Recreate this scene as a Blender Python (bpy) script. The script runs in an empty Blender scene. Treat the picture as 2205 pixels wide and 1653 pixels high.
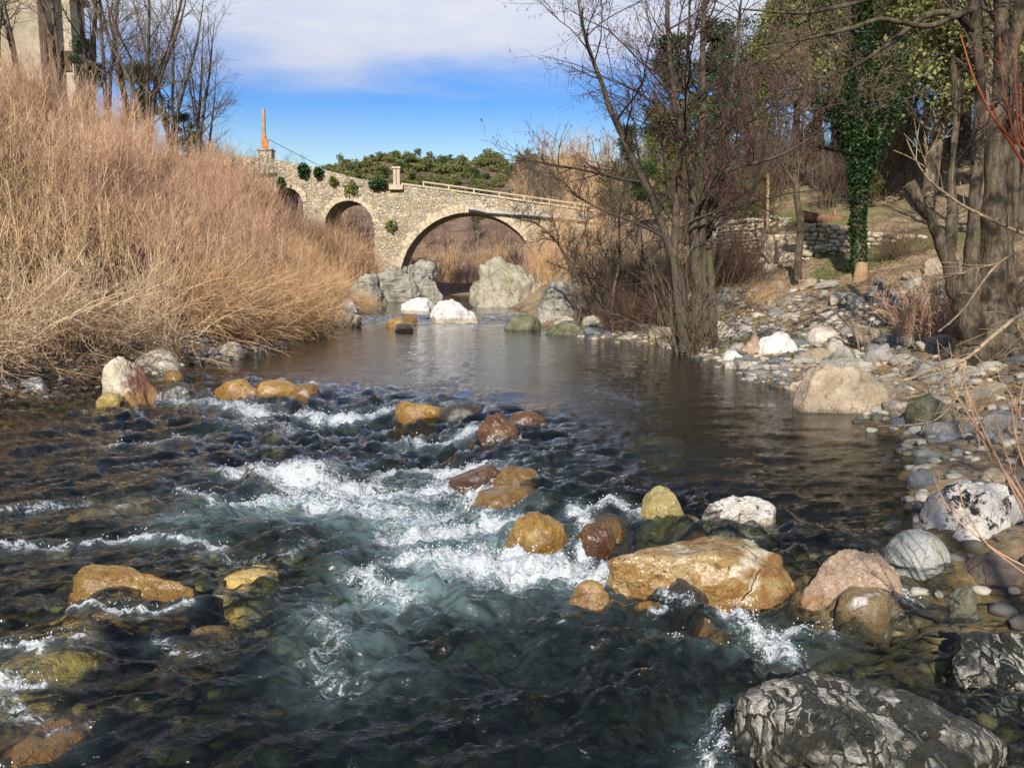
import bpy, math, random
import numpy as np
from mathutils import Vector
rnd = random.Random(7)
rng = np.random.default_rng(11)
sc = bpy.context.scene
COL = sc.collection
PI = math.pi
# ------------------------------------------------------------------ camera maths
CZ, F, CX, CY = 1.75, 1730.0, 1102.5, 826.5
TH = math.atan((CY - 600) / F)
FWD = np.array([0, math.cos(TH), -math.sin(TH)]); UP = np.array([0, math.sin(TH), math.cos(TH)])
def ray(px, py):
    return FWD + np.array([(px - CX) / F, 0, 0]) + UP * ((CY - py) / F)
def P(px, py, D):                      # photo pixel -> point on the plane y = D
    d = ray(px, py); return np.array([0, 0, CZ]) + d * (D / d[1])
def G(px, py, z=0.0):                  # photo pixel -> point on the level z
    d = ray(px, py); return np.array([0, 0, CZ]) + d * ((z - CZ) / d[2])
# ------------------------------------------------------------------ noise
def _h(ix, iy, iz, s):
    n = (ix * 374761393 + iy * 668265263 + iz * 2147483647 + s * 144665) & 0xffffffff
    n = ((n ^ (n >> 13)) * 1274126177) & 0xffffffff
    n = ((n ^ (n >> 15)) * 2246822519) & 0xffffffff
    return ((n ^ (n >> 16)) & 0xffff) / 32767.5 - 1.0
def noise(x, y, z, s=0):
    x = np.asarray(x, float); y = np.asarray(y, float) + 0 * x; z = np.asarray(z, float) + 0 * x
    fx, fy, fz = np.floor(x), np.floor(y), np.floor(z)
    ix, iy, iz = fx.astype(np.int64), fy.astype(np.int64), fz.astype(np.int64)
    u, v, w = x - fx, y - fy, z - fz
    u = u * u * u * (u * (u * 6 - 15) + 10); v = v * v * v * (v * (v * 6 - 15) + 10); w = w * w * w * (w * (w * 6 - 15) + 10)
    def L(a, b, t): return a + (b - a) * t
    r = [L(L(_h(ix, iy, iz + k, s), _h(ix + 1, iy, iz + k, s), u), L(_h(ix, iy + 1, iz + k, s), _h(ix + 1, iy + 1, iz + k, s), u), v) for k in (0, 1)]
    return L(r[0], r[1], w)
def fbm(x, y, z=0.0, o=4, s=0, g=0.5):
    a, t, f = 1.0, 0, 1.0
    for i in range(o):
        t = t + a * noise(x * f, y * f, np.asarray(z) * f, s + i * 17); a *= g; f *= 2.03
    return t
def sstep(a, b, x):
    t = np.clip((x - a) / (b - a), 0, 1); return t * t * (3 - 2 * t)
def pdist(x, y, pts):                  # distance to a polyline, and the side (+ = left of its run)
    best = np.full(np.shape(x), 1e9); side = np.zeros(np.shape(x))
    for (ax, ay), (bx, by) in zip(pts[:-1], pts[1:]):
        dx, dy = bx - ax, by - ay; L2 = dx * dx + dy * dy + 1e-9
        t = np.clip(((x - ax) * dx + (y - ay) * dy) / L2, 0, 1)
        qx, qy = x - ax - t * dx, y - ay - t * dy
        d = np.sqrt(qx * qx + qy * qy); m = d < best
        best = np.where(m, d, best); side = np.where(m, np.sign(dx * qy - dy * qx), side)
    return best, side
# ------------------------------------------------------------------ mesh and object helpers
def mesh_np(name, V, faces, mats=(), smooth=True, attrs=None, fmat=None):
    V = np.asarray(V, np.float32); me = bpy.data.meshes.new(name)
    faces = [np.asarray(f, np.int32) for f in faces if len(f)]
    me.vertices.add(len(V)); me.vertices.foreach_set('co', V.ravel())
    nl = sum(f.size for f in faces); npoly = sum(len(f) for f in faces)
    me.loops.add(nl); me.polygons.add(npoly)
    me.loops.foreach_set('vertex_index', np.concatenate([f.ravel() for f in faces]))
    tot = np.concatenate([np.full(len(f), f.shape[1], np.int32) for f in faces])
    st = np.concatenate([[0], np.cumsum(tot)[:-1]]).astype(np.int32)
    me.polygons.foreach_set('loop_start', st)
    try: me.polygons.foreach_set('loop_total', tot)
    except Exception: pass
    me.polygons.foreach_set('use_smooth', np.full(npoly, smooth, bool))
    for m in mats: me.materials.append(m)
    if fmat is not None: me.polygons.foreach_set('material_index', np.asarray(fmat, np.int32))
    for k, a in (attrs or {}).items():
        a = np.asarray(a, np.float32)
        if a.ndim == 2:
            at = me.attributes.new(k, 'FLOAT_COLOR', 'POINT'); b = np.ones((len(V), 4), np.float32); b[:, :3] = a
            at.data.foreach_set('color', b.ravel())
        else:
            at = me.attributes.new(k, 'FLOAT', 'POINT'); at.data.foreach_set('value', a)
    me.update(calc_edges=True); me.validate()
    return me
def link(name, me, parent=None, loc=None):
    o = bpy.data.objects.new(name, me); COL.objects.link(o)
    if parent is not None: o.parent = parent
    if loc is not None: o.location = [float(v) for v in loc]
    return o
def tag(o, label, cat, group=None):
    o['label'] = label; o['category'] = cat
    if group: o['group'] = group
    return o
def thing(name, label, cat, loc=(0, 0, 0), group=None):
    return tag(link(name, None, None, loc), label, cat, group)
def dup(o, loc, rz=0, scale=1, label=None, group=None):
    c = o.copy(); COL.objects.link(c); c.location = [float(v) for v in loc]
    c.rotation_euler = (0, 0, rz); c.scale = (scale,) * 3 if np.isscalar(scale) else scale
    if label: c['label'] = label
    if group: c['group'] = group
    for ch in o.children:
        d = ch.copy(); COL.objects.link(d); d.parent = c
    return c
class MB:                               # collects shapes into one mesh
    def __init__(s): s.V = []; s.F3 = []; s.F4 = []; s.n = 0; s.T = []
    def add(s, V, F, tone=None):
        V = np.asarray(V, float); F = np.asarray(F, np.int64)
        (s.F3 if F.shape[1] == 3 else s.F4).append(F + s.n)
        s.V.append(V); s.n += len(V)
        s.T.append(np.full(len(V), 0.5) if tone is None else np.broadcast_to(tone, (len(V),)))
    def box(s, c, sz, rz=0, jit=0, rx=0, ry=0):
        v = np.array([[x, y, z] for x in (-.5, .5) for y in (-.5, .5) for z in (-.5, .5)]) * np.array(sz)
        if jit: v = v + rng.normal(0, jit, v.shape)
        for a, (i, j) in ((rx, (1, 2)), (ry, (0, 2)), (rz, (0, 1))):
            if a:
                w = v.copy(); w[:, i] = v[:, i] * math.cos(a) - v[:, j] * math.sin(a); w[:, j] = v[:, i] * math.sin(a) + v[:, j] * math.cos(a); v = w
        s.add(v + np.array(c), [[0, 1, 3, 2], [4, 6, 7, 5], [0, 4, 5, 1], [2, 3, 7, 6], [0, 2, 6, 4], [1, 5, 7, 3]])
    def tubes(s, Pt, R, sides=3, tone=None):   # Pt (N,K,3), R (N,K)
        Pt = np.asarray(Pt, float); R = np.asarray(R, float)
        if Pt.ndim == 2: Pt = Pt[None]; R = R[None]
        N, K, _ = Pt.shape
        if N == 0: return
        T = np.gradient(Pt, axis=1); T /= np.linalg.norm(T, axis=2, keepdims=True) + 1e-9
        ref = np.where(np.abs(T[:, :1, 2:3]) > .8, np.array([1., 0, 0]), np.array([0, 0, 1.]))
        A = np.cross(T, np.broadcast_to(ref, T.shape)); A /= np.linalg.norm(A, axis=2, keepdims=True) + 1e-9
        B = np.cross(T, A)
        an = np.arange(sides) * 2 * PI / sides
        ring = Pt[:, :, None, :] + R[:, :, None, None] * (A[:, :, None, :] * np.cos(an)[None, None, :, None] + B[:, :, None, :] * np.sin(an)[None, None, :, None])
        idx = np.arange(N * K * sides).reshape(N, K, sides)
        a = idx[:, :-1, :]; b = np.roll(a, -1, 2); c = idx[:, 1:, :]; d = np.roll(c, -1, 2)
        tn = rng.random(N) if tone is None else np.broadcast_to(tone, (N,))
        s.add(ring.reshape(-1, 3), np.stack([a, b, d, c], -1).reshape(-1, 4), np.repeat(tn, K * sides))
    def leaves(s, C, size, tone=None, flat=0.0, asp=0.55, fold=True):
        N = len(C)
        if N == 0: return
        n = rng.normal(size=(N, 3)); n[:, 2] += flat; n /= np.linalg.norm(n, axis=1, keepdims=True)
        t = np.cross(n, rng.normal(size=(N, 3))); t /= np.linalg.norm(t, axis=1, keepdims=True); b = np.cross(n, t)
        L = (np.asarray(size) * rng.uniform(.6, 1.3, N))[:, None]
        V = np.stack([C - t * L * .5, C + b * L * asp * .5 + n * L * .08, C + t * L * .5, C - b * L * asp * .5 + n * L * .08], 1)
        s.add(V.reshape(-1, 3), np.arange(N * 4).reshape(N, 4), np.repeat(rng.random(N) if tone is None else tone, 4))
    def mesh(s, name, mats, smooth=True):
        fs = []
        if s.F3: fs.append(np.concatenate(s.F3))
        if s.F4: fs.append(np.concatenate(s.F4))
        return mesh_np(name, np.concatenate(s.V), fs, mats, smooth, {'tone': np.concatenate(s.T)})
# ------------------------------------------------------------------ materials
class NT:
    def __init__(s, name, vol=False):
        s.m = bpy.data.materials.new(name); s.m.use_nodes = True; s.t = s.m.node_tree; s.t.nodes.clear()
        s.out = s.t.nodes.new('ShaderNodeOutputMaterial')
    def n(s, typ, ins=None, **at):
        nd = s.t.nodes.new('ShaderNode' + typ)
        for k, v in at.items(): setattr(nd, k, v)
        for k, v in (ins or {}).items():
            sk = nd.inputs[k]
            if isinstance(v, bpy.types.NodeSocket): s.t.links.new(v, sk)
            elif isinstance(v, bpy.types.Node): s.t.links.new(v.outputs[0], sk)
            else:
                if hasattr(sk.default_value, '__len__') and len(sk.default_value) == 4 and len(v) == 3: v = (*v, 1)
                sk.default_value = v
        return nd
    def mix(s, f, a, b, mode='MIX'):
        nd = s.t.nodes.new('ShaderNodeMix'); nd.data_type = 'RGBA'; nd.blend_type = mode; nd.clamp_factor = True
        for k, v in ((0, f), (6, a), (7, b)):
            sk = nd.inputs[k]
            if isinstance(v, (bpy.types.NodeSocket)): s.t.links.new(v, sk)
            elif isinstance(v, bpy.types.Node): s.t.links.new(v.outputs[0], sk)
            elif k: sk.default_value = (*v[:3], 1)
            else: sk.default_value = v
        return nd.outputs[2]
    def math(s, op, a, b=0.0, c=0.0, clamp=False):
        nd = s.t.nodes.new('ShaderNodeMath'); nd.operation = op; nd.use_clamp = clamp
        for i, v in enumerate((a, b, c)):
            if isinstance(v, bpy.types.NodeSocket): s.t.links.new(v, nd.inputs[i])
            elif isinstance(v, bpy.types.Node): s.t.links.new(v.outputs[0], nd.inputs[i])
            else: nd.inputs[i].default_value = v
        return nd.outputs[0]
    def step(s, x, a, b):
        nd = s.n('MapRange', {0: x, 1: a, 2: b}, interpolation_type='SMOOTHSTEP'); return nd.outputs[0]
    def noise(s, vec, scale, det=4, rough=.55, dist=0):
        return s.n('TexNoise', {'Vector': vec, 'Scale': scale, 'Detail': det, 'Roughness': rough, 'Distortion': dist}).outputs[0]
    def attr(s, name, kind='GEOMETRY', out=2):
        return s.n('Attribute', attribute_name=name, attribute_type=kind).outputs[out]
    def bump(s, h, strength=.5, dist=.02, normal=None):
        ins = {'Height': h, 'Strength': strength, 'Distance': dist}
        if normal is not None: ins['Normal'] = normal
        return s.n('Bump', ins).outputs[0]
    def bsdf(s, col, rough=.8, normal=None, spec=.3, **kw):
        ins = {'Base Color': col, 'Roughness': rough, 'Specular IOR Level': spec}
        if normal is not None: ins['Normal'] = normal
        ins.update(kw); return s.n('BsdfPrincipled', ins)
    def done(s, sh):
        s.t.links.new(sh.outputs[0] if isinstance(sh, bpy.types.Node) else sh, s.out.inputs[0]); return s.m
def tone_mat(name, c1, c2, rough=.8, spec=.2, c3=None, trans=0.0, nscale=3.0):
    t = NT(name); tone = t.attr('tone')
    pos = t.n('NewGeometry').outputs[0]
    col = t.mix(tone, c1, c2)
    nz = t.step(t.noise(pos, nscale, 2), .35, .65)
    col = t.mix(t.math('MULTIPLY', nz, .6), col, c3 if c3 else [v * .55 for v in c1])
    b = t.bsdf(col, rough, None, spec)
    if trans:
        tr = t.n('BsdfTranslucent', {0: col}); mx = t.n('MixShader', {0: trans, 1: b, 2: tr}); return t.done(mx)
    return t.done(b)
def bark_mat(name, c1, c2, c3, sc=9, moss=None):
    t = NT(name); pos = t.n('NewGeometry').outputs[0]
    st = t.n('Mapping', {0: pos, 3: (1, 1, .22)}).outputs[0]
    a = t.noise(st, sc * 2.2, 5, .65, .6); b = t.noise(pos, sc * .35, 3); c = t.noise(pos, sc * 1.3, 4, .6)
    col = t.mix(t.step(a, .3, .7), c1, c2); col = t.mix(t.step(b, .45, .68), col, c3)
    col = t.mix(t.math('MULTIPLY', t.step(c, .55, .75), .6), col, [v * .35 for v in c1])
    if moss: col = t.mix(t.math('MULTIPLY', t.step(t.noise(pos, 2.1, 3), .52, .66), .75), col, moss)
    return t.done(t.bsdf(col, .9, t.bump(t.math('ADD', a, c), .9, .02), .15))
def rock_mat(name, c1, c2, c3, sc=6, spots=None, cracks=.6, wetcol=None, rough=.75, bands=None, shards=None, lichen=None, rough_wet=.18, bumpk=1.0, side_tint=None, coat=0):
    t = NT(name); geo = t.n('NewGeometry'); pos = geo.outputs[0]
    oc = t.n('TexCoord').outputs[3]
    rv = t.n('ObjectInfo').outputs['Random']
    off = t.n('VectorMath', {0: oc, 1: t.n('CombineXYZ', {0: t.math('MULTIPLY', rv, 37.0), 1: t.math('MULTIPLY', rv, 91.0), 2: 3.0}).outputs[0]}, operation='ADD').outputs[0]
    big = t.noise(off, sc, 5, .6, .4); mid = t.noise(off, sc * 3.1, 5, .65); fine = t.noise(off, sc * 14, 3, .7)
    col = t.mix(t.step(big, .36, .64), c1, c2)
    col = t.mix(t.math('MULTIPLY', t.step(mid, .52, .7), .8), col, c3)
    col = t.mix(t.math('MULTIPLY', t.step(fine, .5, .72), .6), col, [v * .25 for v in c1]); pit = t.noise(off, sc * 5.5, 4, .7, .5)
    col = t.mix(t.math('MULTIPLY', t.step(pit, .56, .7), .5), col, [v * .4 for v in c3]); col = t.mix(t.math('MULTIPLY', t.step(pit, .44, .3), .4), col, [min(1, v * 1.35) for v in c2])
    h = t.math('ADD', t.math('MULTIPLY_ADD', mid, .8, t.math('MULTIPLY', fine, .4)), t.math('MULTIPLY', pit, .7))
    if bands:
        bc, bs, rot, amt = bands
        mp = t.n('Mapping', {0: off, 2: rot, 3: (1, .3, bs)}).outputs[0]
        bn = t.noise(mp, sc * .8, 6, .65, .7); k = t.step(bn, .49, .58)
        brk = t.step(t.noise(off, sc * 2.2, 3), .4, .6)
        col = t.mix(t.math('MULTIPLY', t.math('MULTIPLY', k, brk), amt), col, bc); h = t.math('MULTIPLY_ADD', bn, 1.6, h)
    if shards:
        bc, bs, rot = shards
        wv = t.n('VectorMath', {0: t.n('VectorMath', {0: t.n('TexNoise', {'Vector': off, 'Scale': 2.6, 'Detail': 3.0}).outputs[1], 1: (.3, .3, .3)}, operation='MULTIPLY').outputs[0], 1: t.n('VectorMath', {0: t.n('TexNoise', {'Vector': off, 'Scale': 26.0, 'Detail': 4.0}).outputs[1], 1: (.035, .035, .035)}, operation='MULTIPLY').outputs[0]}, operation='ADD').outputs[0]
        ov = t.n('VectorMath', {0: off, 1: wv}, operation='ADD').outputs[0]
        mp = t.n('Mapping', {0: ov, 2: rot, 3: (2.3, .6, 2.3)}).outputs[0]; mq = t.n('Mapping', {0: ov, 2: rot, 3: (9, .7, 9)}).outputs[0]
        v1 = t.n('TexVoronoi', {'Vector': mp, 'Scale': bs * .3, 'Randomness': 1.0}); v2 = t.n('TexVoronoi', {'Vector': mp, 'Scale': bs * .3, 'Randomness': 1.0}, feature='DISTANCE_TO_EDGE').outputs[0]
        rc = t.n('SeparateColor', {0: v1.outputs[1]}); zn = t.noise(off, 2.4, 4, .6); zone = t.step(zn, .42, .54)
        ka = t.math('MULTIPLY', t.math('MULTIPLY', t.step(rc.outputs[0], .3, .36), t.step(v2, .03, .09)), zone)
        kb = t.math('MULTIPLY', t.step(t.noise(mq, 5.0, 3, .6), .58, .64), t.step(t.noise(off, 5.0, 3), .42, .56)); kb = t.math('MULTIPLY', kb, .8)
        k = t.math('MAXIMUM', ka, kb)
        wcol = t.mix(rc.outputs[1], bc, [v * .5 for v in bc]); wcol = t.mix(t.math('MULTIPLY', t.step(pit, .5, .7), .6), wcol, (.2, .17, .1)); wcol = t.mix(t.math('MULTIPLY', t.step(t.noise(mq, 9.0, 3), .5, .62), .6), wcol, (.12, .11, .07))
        col = t.mix(t.math('MULTIPLY', k, .95), col, wcol); h = t.math('ADD', h, t.math('MULTIPLY', v2, 1.6)); h = t.math('MULTIPLY_ADD', k, .35, h)
    if cracks:
        dist = t.n('VectorMath', {0: off, 1: t.n('VectorMath', {0: t.n('TexNoise', {'Vector': off, 'Scale': sc * .9, 'Detail': 4.0}).outputs[1], 1: (.35 / sc,) * 3}, operation='MULTIPLY').outputs[0]}, operation='ADD').outputs[0]
        vo = t.n('TexVoronoi', {'Vector': dist, 'Scale': sc * .6}, feature='DISTANCE_TO_EDGE').outputs[0]
        ck = t.math('SUBTRACT', 1.0, t.step(vo, 0.0, .016)); ck = t.math('MULTIPLY', ck, t.step(t.noise(off, sc * .9, 3), .5, .64))
        col = t.mix(t.math('MULTIPLY', ck, cracks * .8), col, [v * .18 for v in c1]); h = t.math('MULTIPLY_ADD', ck, -.7, h)
    if side_tint:  # blends a second colour in towards one side of the rock
        scol, axis = side_tint
        sp = t.n('SeparateXYZ', {0: oc}).outputs[axis]
        k = t.step(t.math('MULTIPLY_ADD', t.noise(off, sc * 1.2, 4), .35, sp), .16, .34); col = t.mix(t.math('MULTIPLY', k, .9), col, scol)
    if spots:
        scol, ss, th = spots
        k = t.step(t.noise(off, ss, 8, .72, .5), th, th + .07); col = t.mix(k, col, scol)
    if lichen:
        k = t.math('MULTIPLY', t.step(t.noise(off, sc * .9, 4), .5, .66), t.step(t.n('SeparateXYZ', {0: geo.outputs[1]}).outputs[2], .1, .6)); col = t.mix(k, col, lichen)
    z = t.n('SeparateXYZ', {0: pos}).outputs[2]
    wl = t.attr('wl', 'OBJECT')
    wz = t.math('SUBTRACT', t.math('SUBTRACT', z, wl), t.math('MULTIPLY', t.math('SUBTRACT', mid, .5), .3))
    wet = t.math('SUBTRACT', 1.0, t.step(wz, .03, .12))
    wc = wetcol or [v * .45 for v in c1]
    colw = t.mix(.62, col, wc, 'MIX')
    col = t.mix(wet, col, colw)
    rg = t.math('MULTIPLY_ADD', wet, rough_wet - rough, rough)
    kw = {'Coat Weight': coat, 'Coat Roughness': .09, 'Coat Normal': t.bump(h, .35, .02)} if coat else {}
    return t.done(t.bsdf(col, rg, t.bump(h, min(1, .85 * bumpk), .035 * bumpk), .45, **kw))
# ------------------------------------------------------------------ camera, sky, sun
cam = bpy.data.cameras.new('Camera'); co = link('camera', cam)
co.location = (0, 0, CZ); co.rotation_euler = (PI / 2 - TH, 0, 0)
cam.sensor_width = 36; cam.lens = 36 * F / 2205; cam.clip_end = 3000; cam.clip_start = .05
sc.camera = co
SAZ, SEL = math.radians(12), math.radians(31)      # sun behind the camera, a little to the left
S = Vector((-math.sin(SAZ) * math.cos(SEL), -math.cos(SAZ) * math.cos(SEL), math.sin(SEL)))
sun = bpy.data.lights.new('sun', 'SUN'); sun.energy = 5.0; sun.angle = math.radians(.53); sun.color = (1, .93, .82)
so = link('sun', sun); so.rotation_euler = (-S).to_track_quat('-Z', 'Y').to_euler(); so.location = (0, -5, 30)
w = bpy.data.worlds.new('World'); sc.world = w; w.use_nodes = True
wt = NT.__new__(NT); wt.t = w.node_tree; wt.t.nodes.clear()
wout = wt.t.nodes.new('ShaderNodeOutputWorld')
sky = wt.n('TexSky', sky_type='NISHITA', sun_disc=False, sun_elevation=SEL, sun_rotation=PI + SAZ, air_density=1.3, dust_density=.3, ozone_density=3.0)
dr = wt.n('TexCoord').outputs[0]
el = wt.n('SeparateXYZ', {0: dr}).outputs[2]
sk2 = wt.mix(1.0, sky, wt.mix(wt.step(el, .13, .215), (.98, 1.04, 1.1), (.42, .72, 1.2)), 'MULTIPLY')
sk2.node.clamp_factor = True
mp = wt.n('Mapping', {0: dr, 3: (1.3, 1.3, 6.5), 1: (.4, .2, .1)}).outputs[0]
cn = wt.noise(mp, 2.2, 6, .55, .3)
cl = wt.math('ADD', wt.math('MULTIPLY', wt.math('SUBTRACT', cn, .5), .17), el)
cm = wt.step(cl, .2, .275)
cm = wt.math('MULTIPLY', cm, wt.math('MULTIPLY_ADD', wt.step(wt.noise(mp, 4.5, 5, .6), .3, .7), .22, .76))
cm = wt.math('MULTIPLY', cm, wt.math('SUBTRACT', 1.0, wt.math('MULTIPLY', wt.step(el, .40, .62), wt.math('MULTIPLY_ADD', wt.step(wt.noise(mp, 1.6, 4), .4, .6), -.35, .95))))
cc = wt.mix(wt.step(el, .19, .31), (5.4, 5.7, 7.0), (7.0, 7.15, 7.7))
skc = wt.mix(cm, sk2, cc)
bg = wt.n('Background', {0: skc, 1: .088}); wt.t.links.new(bg.outputs[0], wout.inputs[0])
sc.view_settings.view_transform = 'Standard'; sc.view_settings.look = 'None'; sc.view_settings.exposure = 0.4; sc.view_settings.gamma = 1
cy = sc.cycles
cy.max_bounces = 8; cy.diffuse_bounces = 2; cy.glossy_bounces = 3; cy.transmission_bounces = 2; cy.transparent_max_bounces = 12
cy.caustics_reflective = False; cy.caustics_refractive = False; cy.sample_clamp_indirect = 4
cy.use_denoising = True
try: cy.denoiser = 'OPENIMAGEDENOISE'
except Exception: pass
# ------------------------------------------------------------------ river geometry
YL = np.array([-8, 0, 5, 9, 11, 14.5, 16, 20, 27, 36, 50, 62, 75, 90]); XL = np.array([-9.5, -9.5, -8.8, -7.6, -7.0, -5.9, -5.6, -5.3, -5.4, -6.5, -9.2, -8.2, -9, -16])
YR = np.array([-8, 0, 3, 4.3, 5.5, 6.6, 8, 9.2, 10.6, 14.6, 18.5, 21, 24, 27, 36, 46, 62, 75, 90]); XR = np.array([5.5, 4.0, 2.9, 2.5, 2.75, 3.5, 3.8, 4.1, 3.9, 4.0, 3.6, 2.3, 1.2, .5, .2, -1.5, -.5, -2, -9])
LEDGE = [(-14, 15), (-7, 13.4), (-4.6, 12.2), (-2.6, 11.0), (-1.15, 9.7), (-.3, 8.2), (-.02, 6.6), (.25, 5.35), (.95, 5.0), (1.4, 4.6), (1.85, 4.2), (2.6, 4.0), (9, 4)]
def level(x, y):                        # still water level: lower pool 0, upper pool .18, beyond the far riffle .38
    d, s = pdist(x, y, LEDGE); d = d * s
    wid = .45 + .75 * sstep(.5, -3.5, np.asarray(x, float))
    return .18 * sstep(-wid, wid * .5, d) + .2 * sstep(27.5, 32, np.asarray(y, float)), d
def ground(x, y, detail=True):
    x = np.asarray(x, float); y = np.asarray(y, float)
    lv, _d = level(x, y)
    n1 = fbm(x * .35, y * .35, 1.3, 3, 5)
    xl = np.interp(y, YL, XL) + .45 * fbm(x * 0 + 3, y * .5, 2.2, 3, 8); xr = np.interp(y, YR, XR) + .22 * fbm(x * 0 + 7, y * .9, 4.2, 3, 9)
    dl = xl - x; drr = x - xr
    inside = np.minimum(-dl, -drr)
    bed = lv - np.interp(inside, [0, .5, 1.5, 3, 6], [0, .12, .30, .42, .5]) * (1 - .45 * sstep(-.6, -2.2, x) * sstep(9.5, 6, y) + .7 * sstep(.2, 1.2, _d) * sstep(-4, -1.5, x)) - .55 * np.exp(-((x - .1) / 1.1) ** 2 - ((y - 3.1) / 1.1) ** 2) + .07 * fbm(x * 1.7, y * 1.7, 0, 3, 21)
    hl = lv + np.interp(dl, [0, .6, 1.5, 3, 6, 10, 16, 24, 60], [0, .18, .55, 1.7, 4.3, 7.3, 9.6, 12.5, 20]) * (.35 + .65 * sstep(4, 12, y))
    hr = lv + np.interp(drr, [0, .5, 1.5, 3, 5, 6.2, 8, 14, 30, 60], [0, .12, .3, .62, 1.15, 1.55, 2.1, 3.6, 7.5, 15])
    hr = hr + sstep(22, 42, y) * np.maximum(lv + np.interp(drr, [0, 1.5, 3, 6, 12, 25], [0, 1.0, 2.2, 4.2, 5.5, 9]) - hr, 0)
    hl = hl + .18 * n1 * sstep(0, 1.5, dl); hr = hr + .14 * n1 * sstep(0, 1.5, drr)
    h = np.where(dl > 0, hl, np.where(drr > 0, hr, bed))
    # the valley side beyond the bridge
    v = np.interp(y, [66, 76, 90, 120, 165, 200, 420, 700], [0, 1.0, 4.0, 12.5, 23.5, 25, 27, 28]) * (.12 + .88 * sstep(-88, -24, x))
    v = v * (1 + .1 * fbm(x * .02, y * .02, 0, 3, 31)) * (1 + .08 * sstep(10, 60, x))
    h = np.where(y > 64, np.maximum(h * (1 - sstep(66, 90, y)) + 0 * h, 0) + v + .4 * sstep(64, 70, y), h)
    if detail: h = h + .035 * fbm(x * 3.1, y * 3.1, 0, 3, 41) * sstep(-.3, .3, np.maximum(dl, drr)) 
    return h
def hit(px, py):                          # photo pixel -> the ground it shows
    d_ = ray(px, py); D_ = np.arange(2.5, 60, .04); hx, hz = d_[0] / d_[1] * D_, CZ + d_[2] / d_[1] * D_
    j_ = int(np.argmax(hz < ground(hx, D_, False))); return np.array([hx[j_], D_[j_], hz[j_]])
def gz(x, y): return float(ground(np.array([x]), np.array([y]), False)[0])
def grid_faces(nr, nc):
    i = np.arange(nr * nc).reshape(nr, nc)
    return np.stack([i[:-1, :-1], i[:-1, 1:], i[1:, 1:], i[1:, :-1]], -1).reshape(-1, 4)
# ground sheet
gy = np.concatenate([np.arange(-8, 0, .25), np.arange(0, 14, .07), np.arange(14, 34, .14), np.arange(34, 80, .4), np.arange(80, 230, 2.5), np.geomspace(230, 900, 24)])
gx = np.concatenate([-np.geomspace(500, 22, 40), np.arange(-21.6, -11, .35), np.arange(-11, 12, .085), np.arange(12, 30, .35), np.geomspace(30.4, 500, 40)])
GX, GY = np.meshgrid(gx, gy)
GZ = ground(GX, GY)
lvg, _ = level(GX, GY)
under = sstep(.12, -.02, GZ - lvg) * (GY < 80)
grass = sstep(.05, .35, fbm(GX * .45, GY * .45, 0, 3, 55) + .55 * sstep(7, 10, GX - np.interp(GY, YR, XR)) - .35) * sstep(3, 6, GX) * sstep(46, 34, GY) * sstep(15, 9, GX - np.interp(GY, YR, XR))
hillm = sstep(68, 80, GY)
t = NT('ground'); pos = t.n('NewGeometry').outputs[0]
n1 = t.noise(pos, 1.6, 5, .6); n2 = t.noise(pos, 14, 4, .7); n3 = t.noise(pos, .4, 3)
dry = t.mix(t.step(n1, .35, .65), (.30, .21, .12), (.16, .12, .075)); dry = t.mix(t.math('MULTIPLY', t.step(n2, .5, .7), .7), dry, (.46, .36, .23))
dry = t.mix(t.math('MULTIPLY', t.step(n2, .48, .3), .6), dry, (.03, .024, .016))
gr = t.mix(t.step(n2, .35, .65), (.06, .085, .022), (.17, .15, .06))
col = t.mix(t.attr('grass'), dry, gr)
hl = t.mix(t.step(t.noise(pos, .35, 5, .65), .4, .6), (.10, .062, .045), (.19, .13, .085)); hl = t.mix(t.math('MULTIPLY', t.step(n1, .55, .7), .5), hl, (.28, .24, .18))
col = t.mix(t.attr('hill'), col, hl)
bed = t.mix(t.step(n1, .35, .65), (.13, .09, .03), (.06, .048, .02)); bed = t.mix(t.step(n2, .45, .7), bed, (.19, .14, .06)); bed = t.mix(t.step(n2, .45, .3), bed, (.04, .03, .015))
col = t.mix(t.attr('under'), col, bed)
hb = n2
g = t.done(t.bsdf(col, .9, t.bump(hb, .8, .03), .2))
go = link('ground', mesh_np('ground', np.stack([GX, GY, GZ], -1).reshape(-1, 3), [grid_faces(len(gy), len(gx))], [g], True, {'under': under.ravel(), 'grass': grass.ravel(), 'hill': hillm.ravel()}))
go['kind'] = 'structure'
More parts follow.
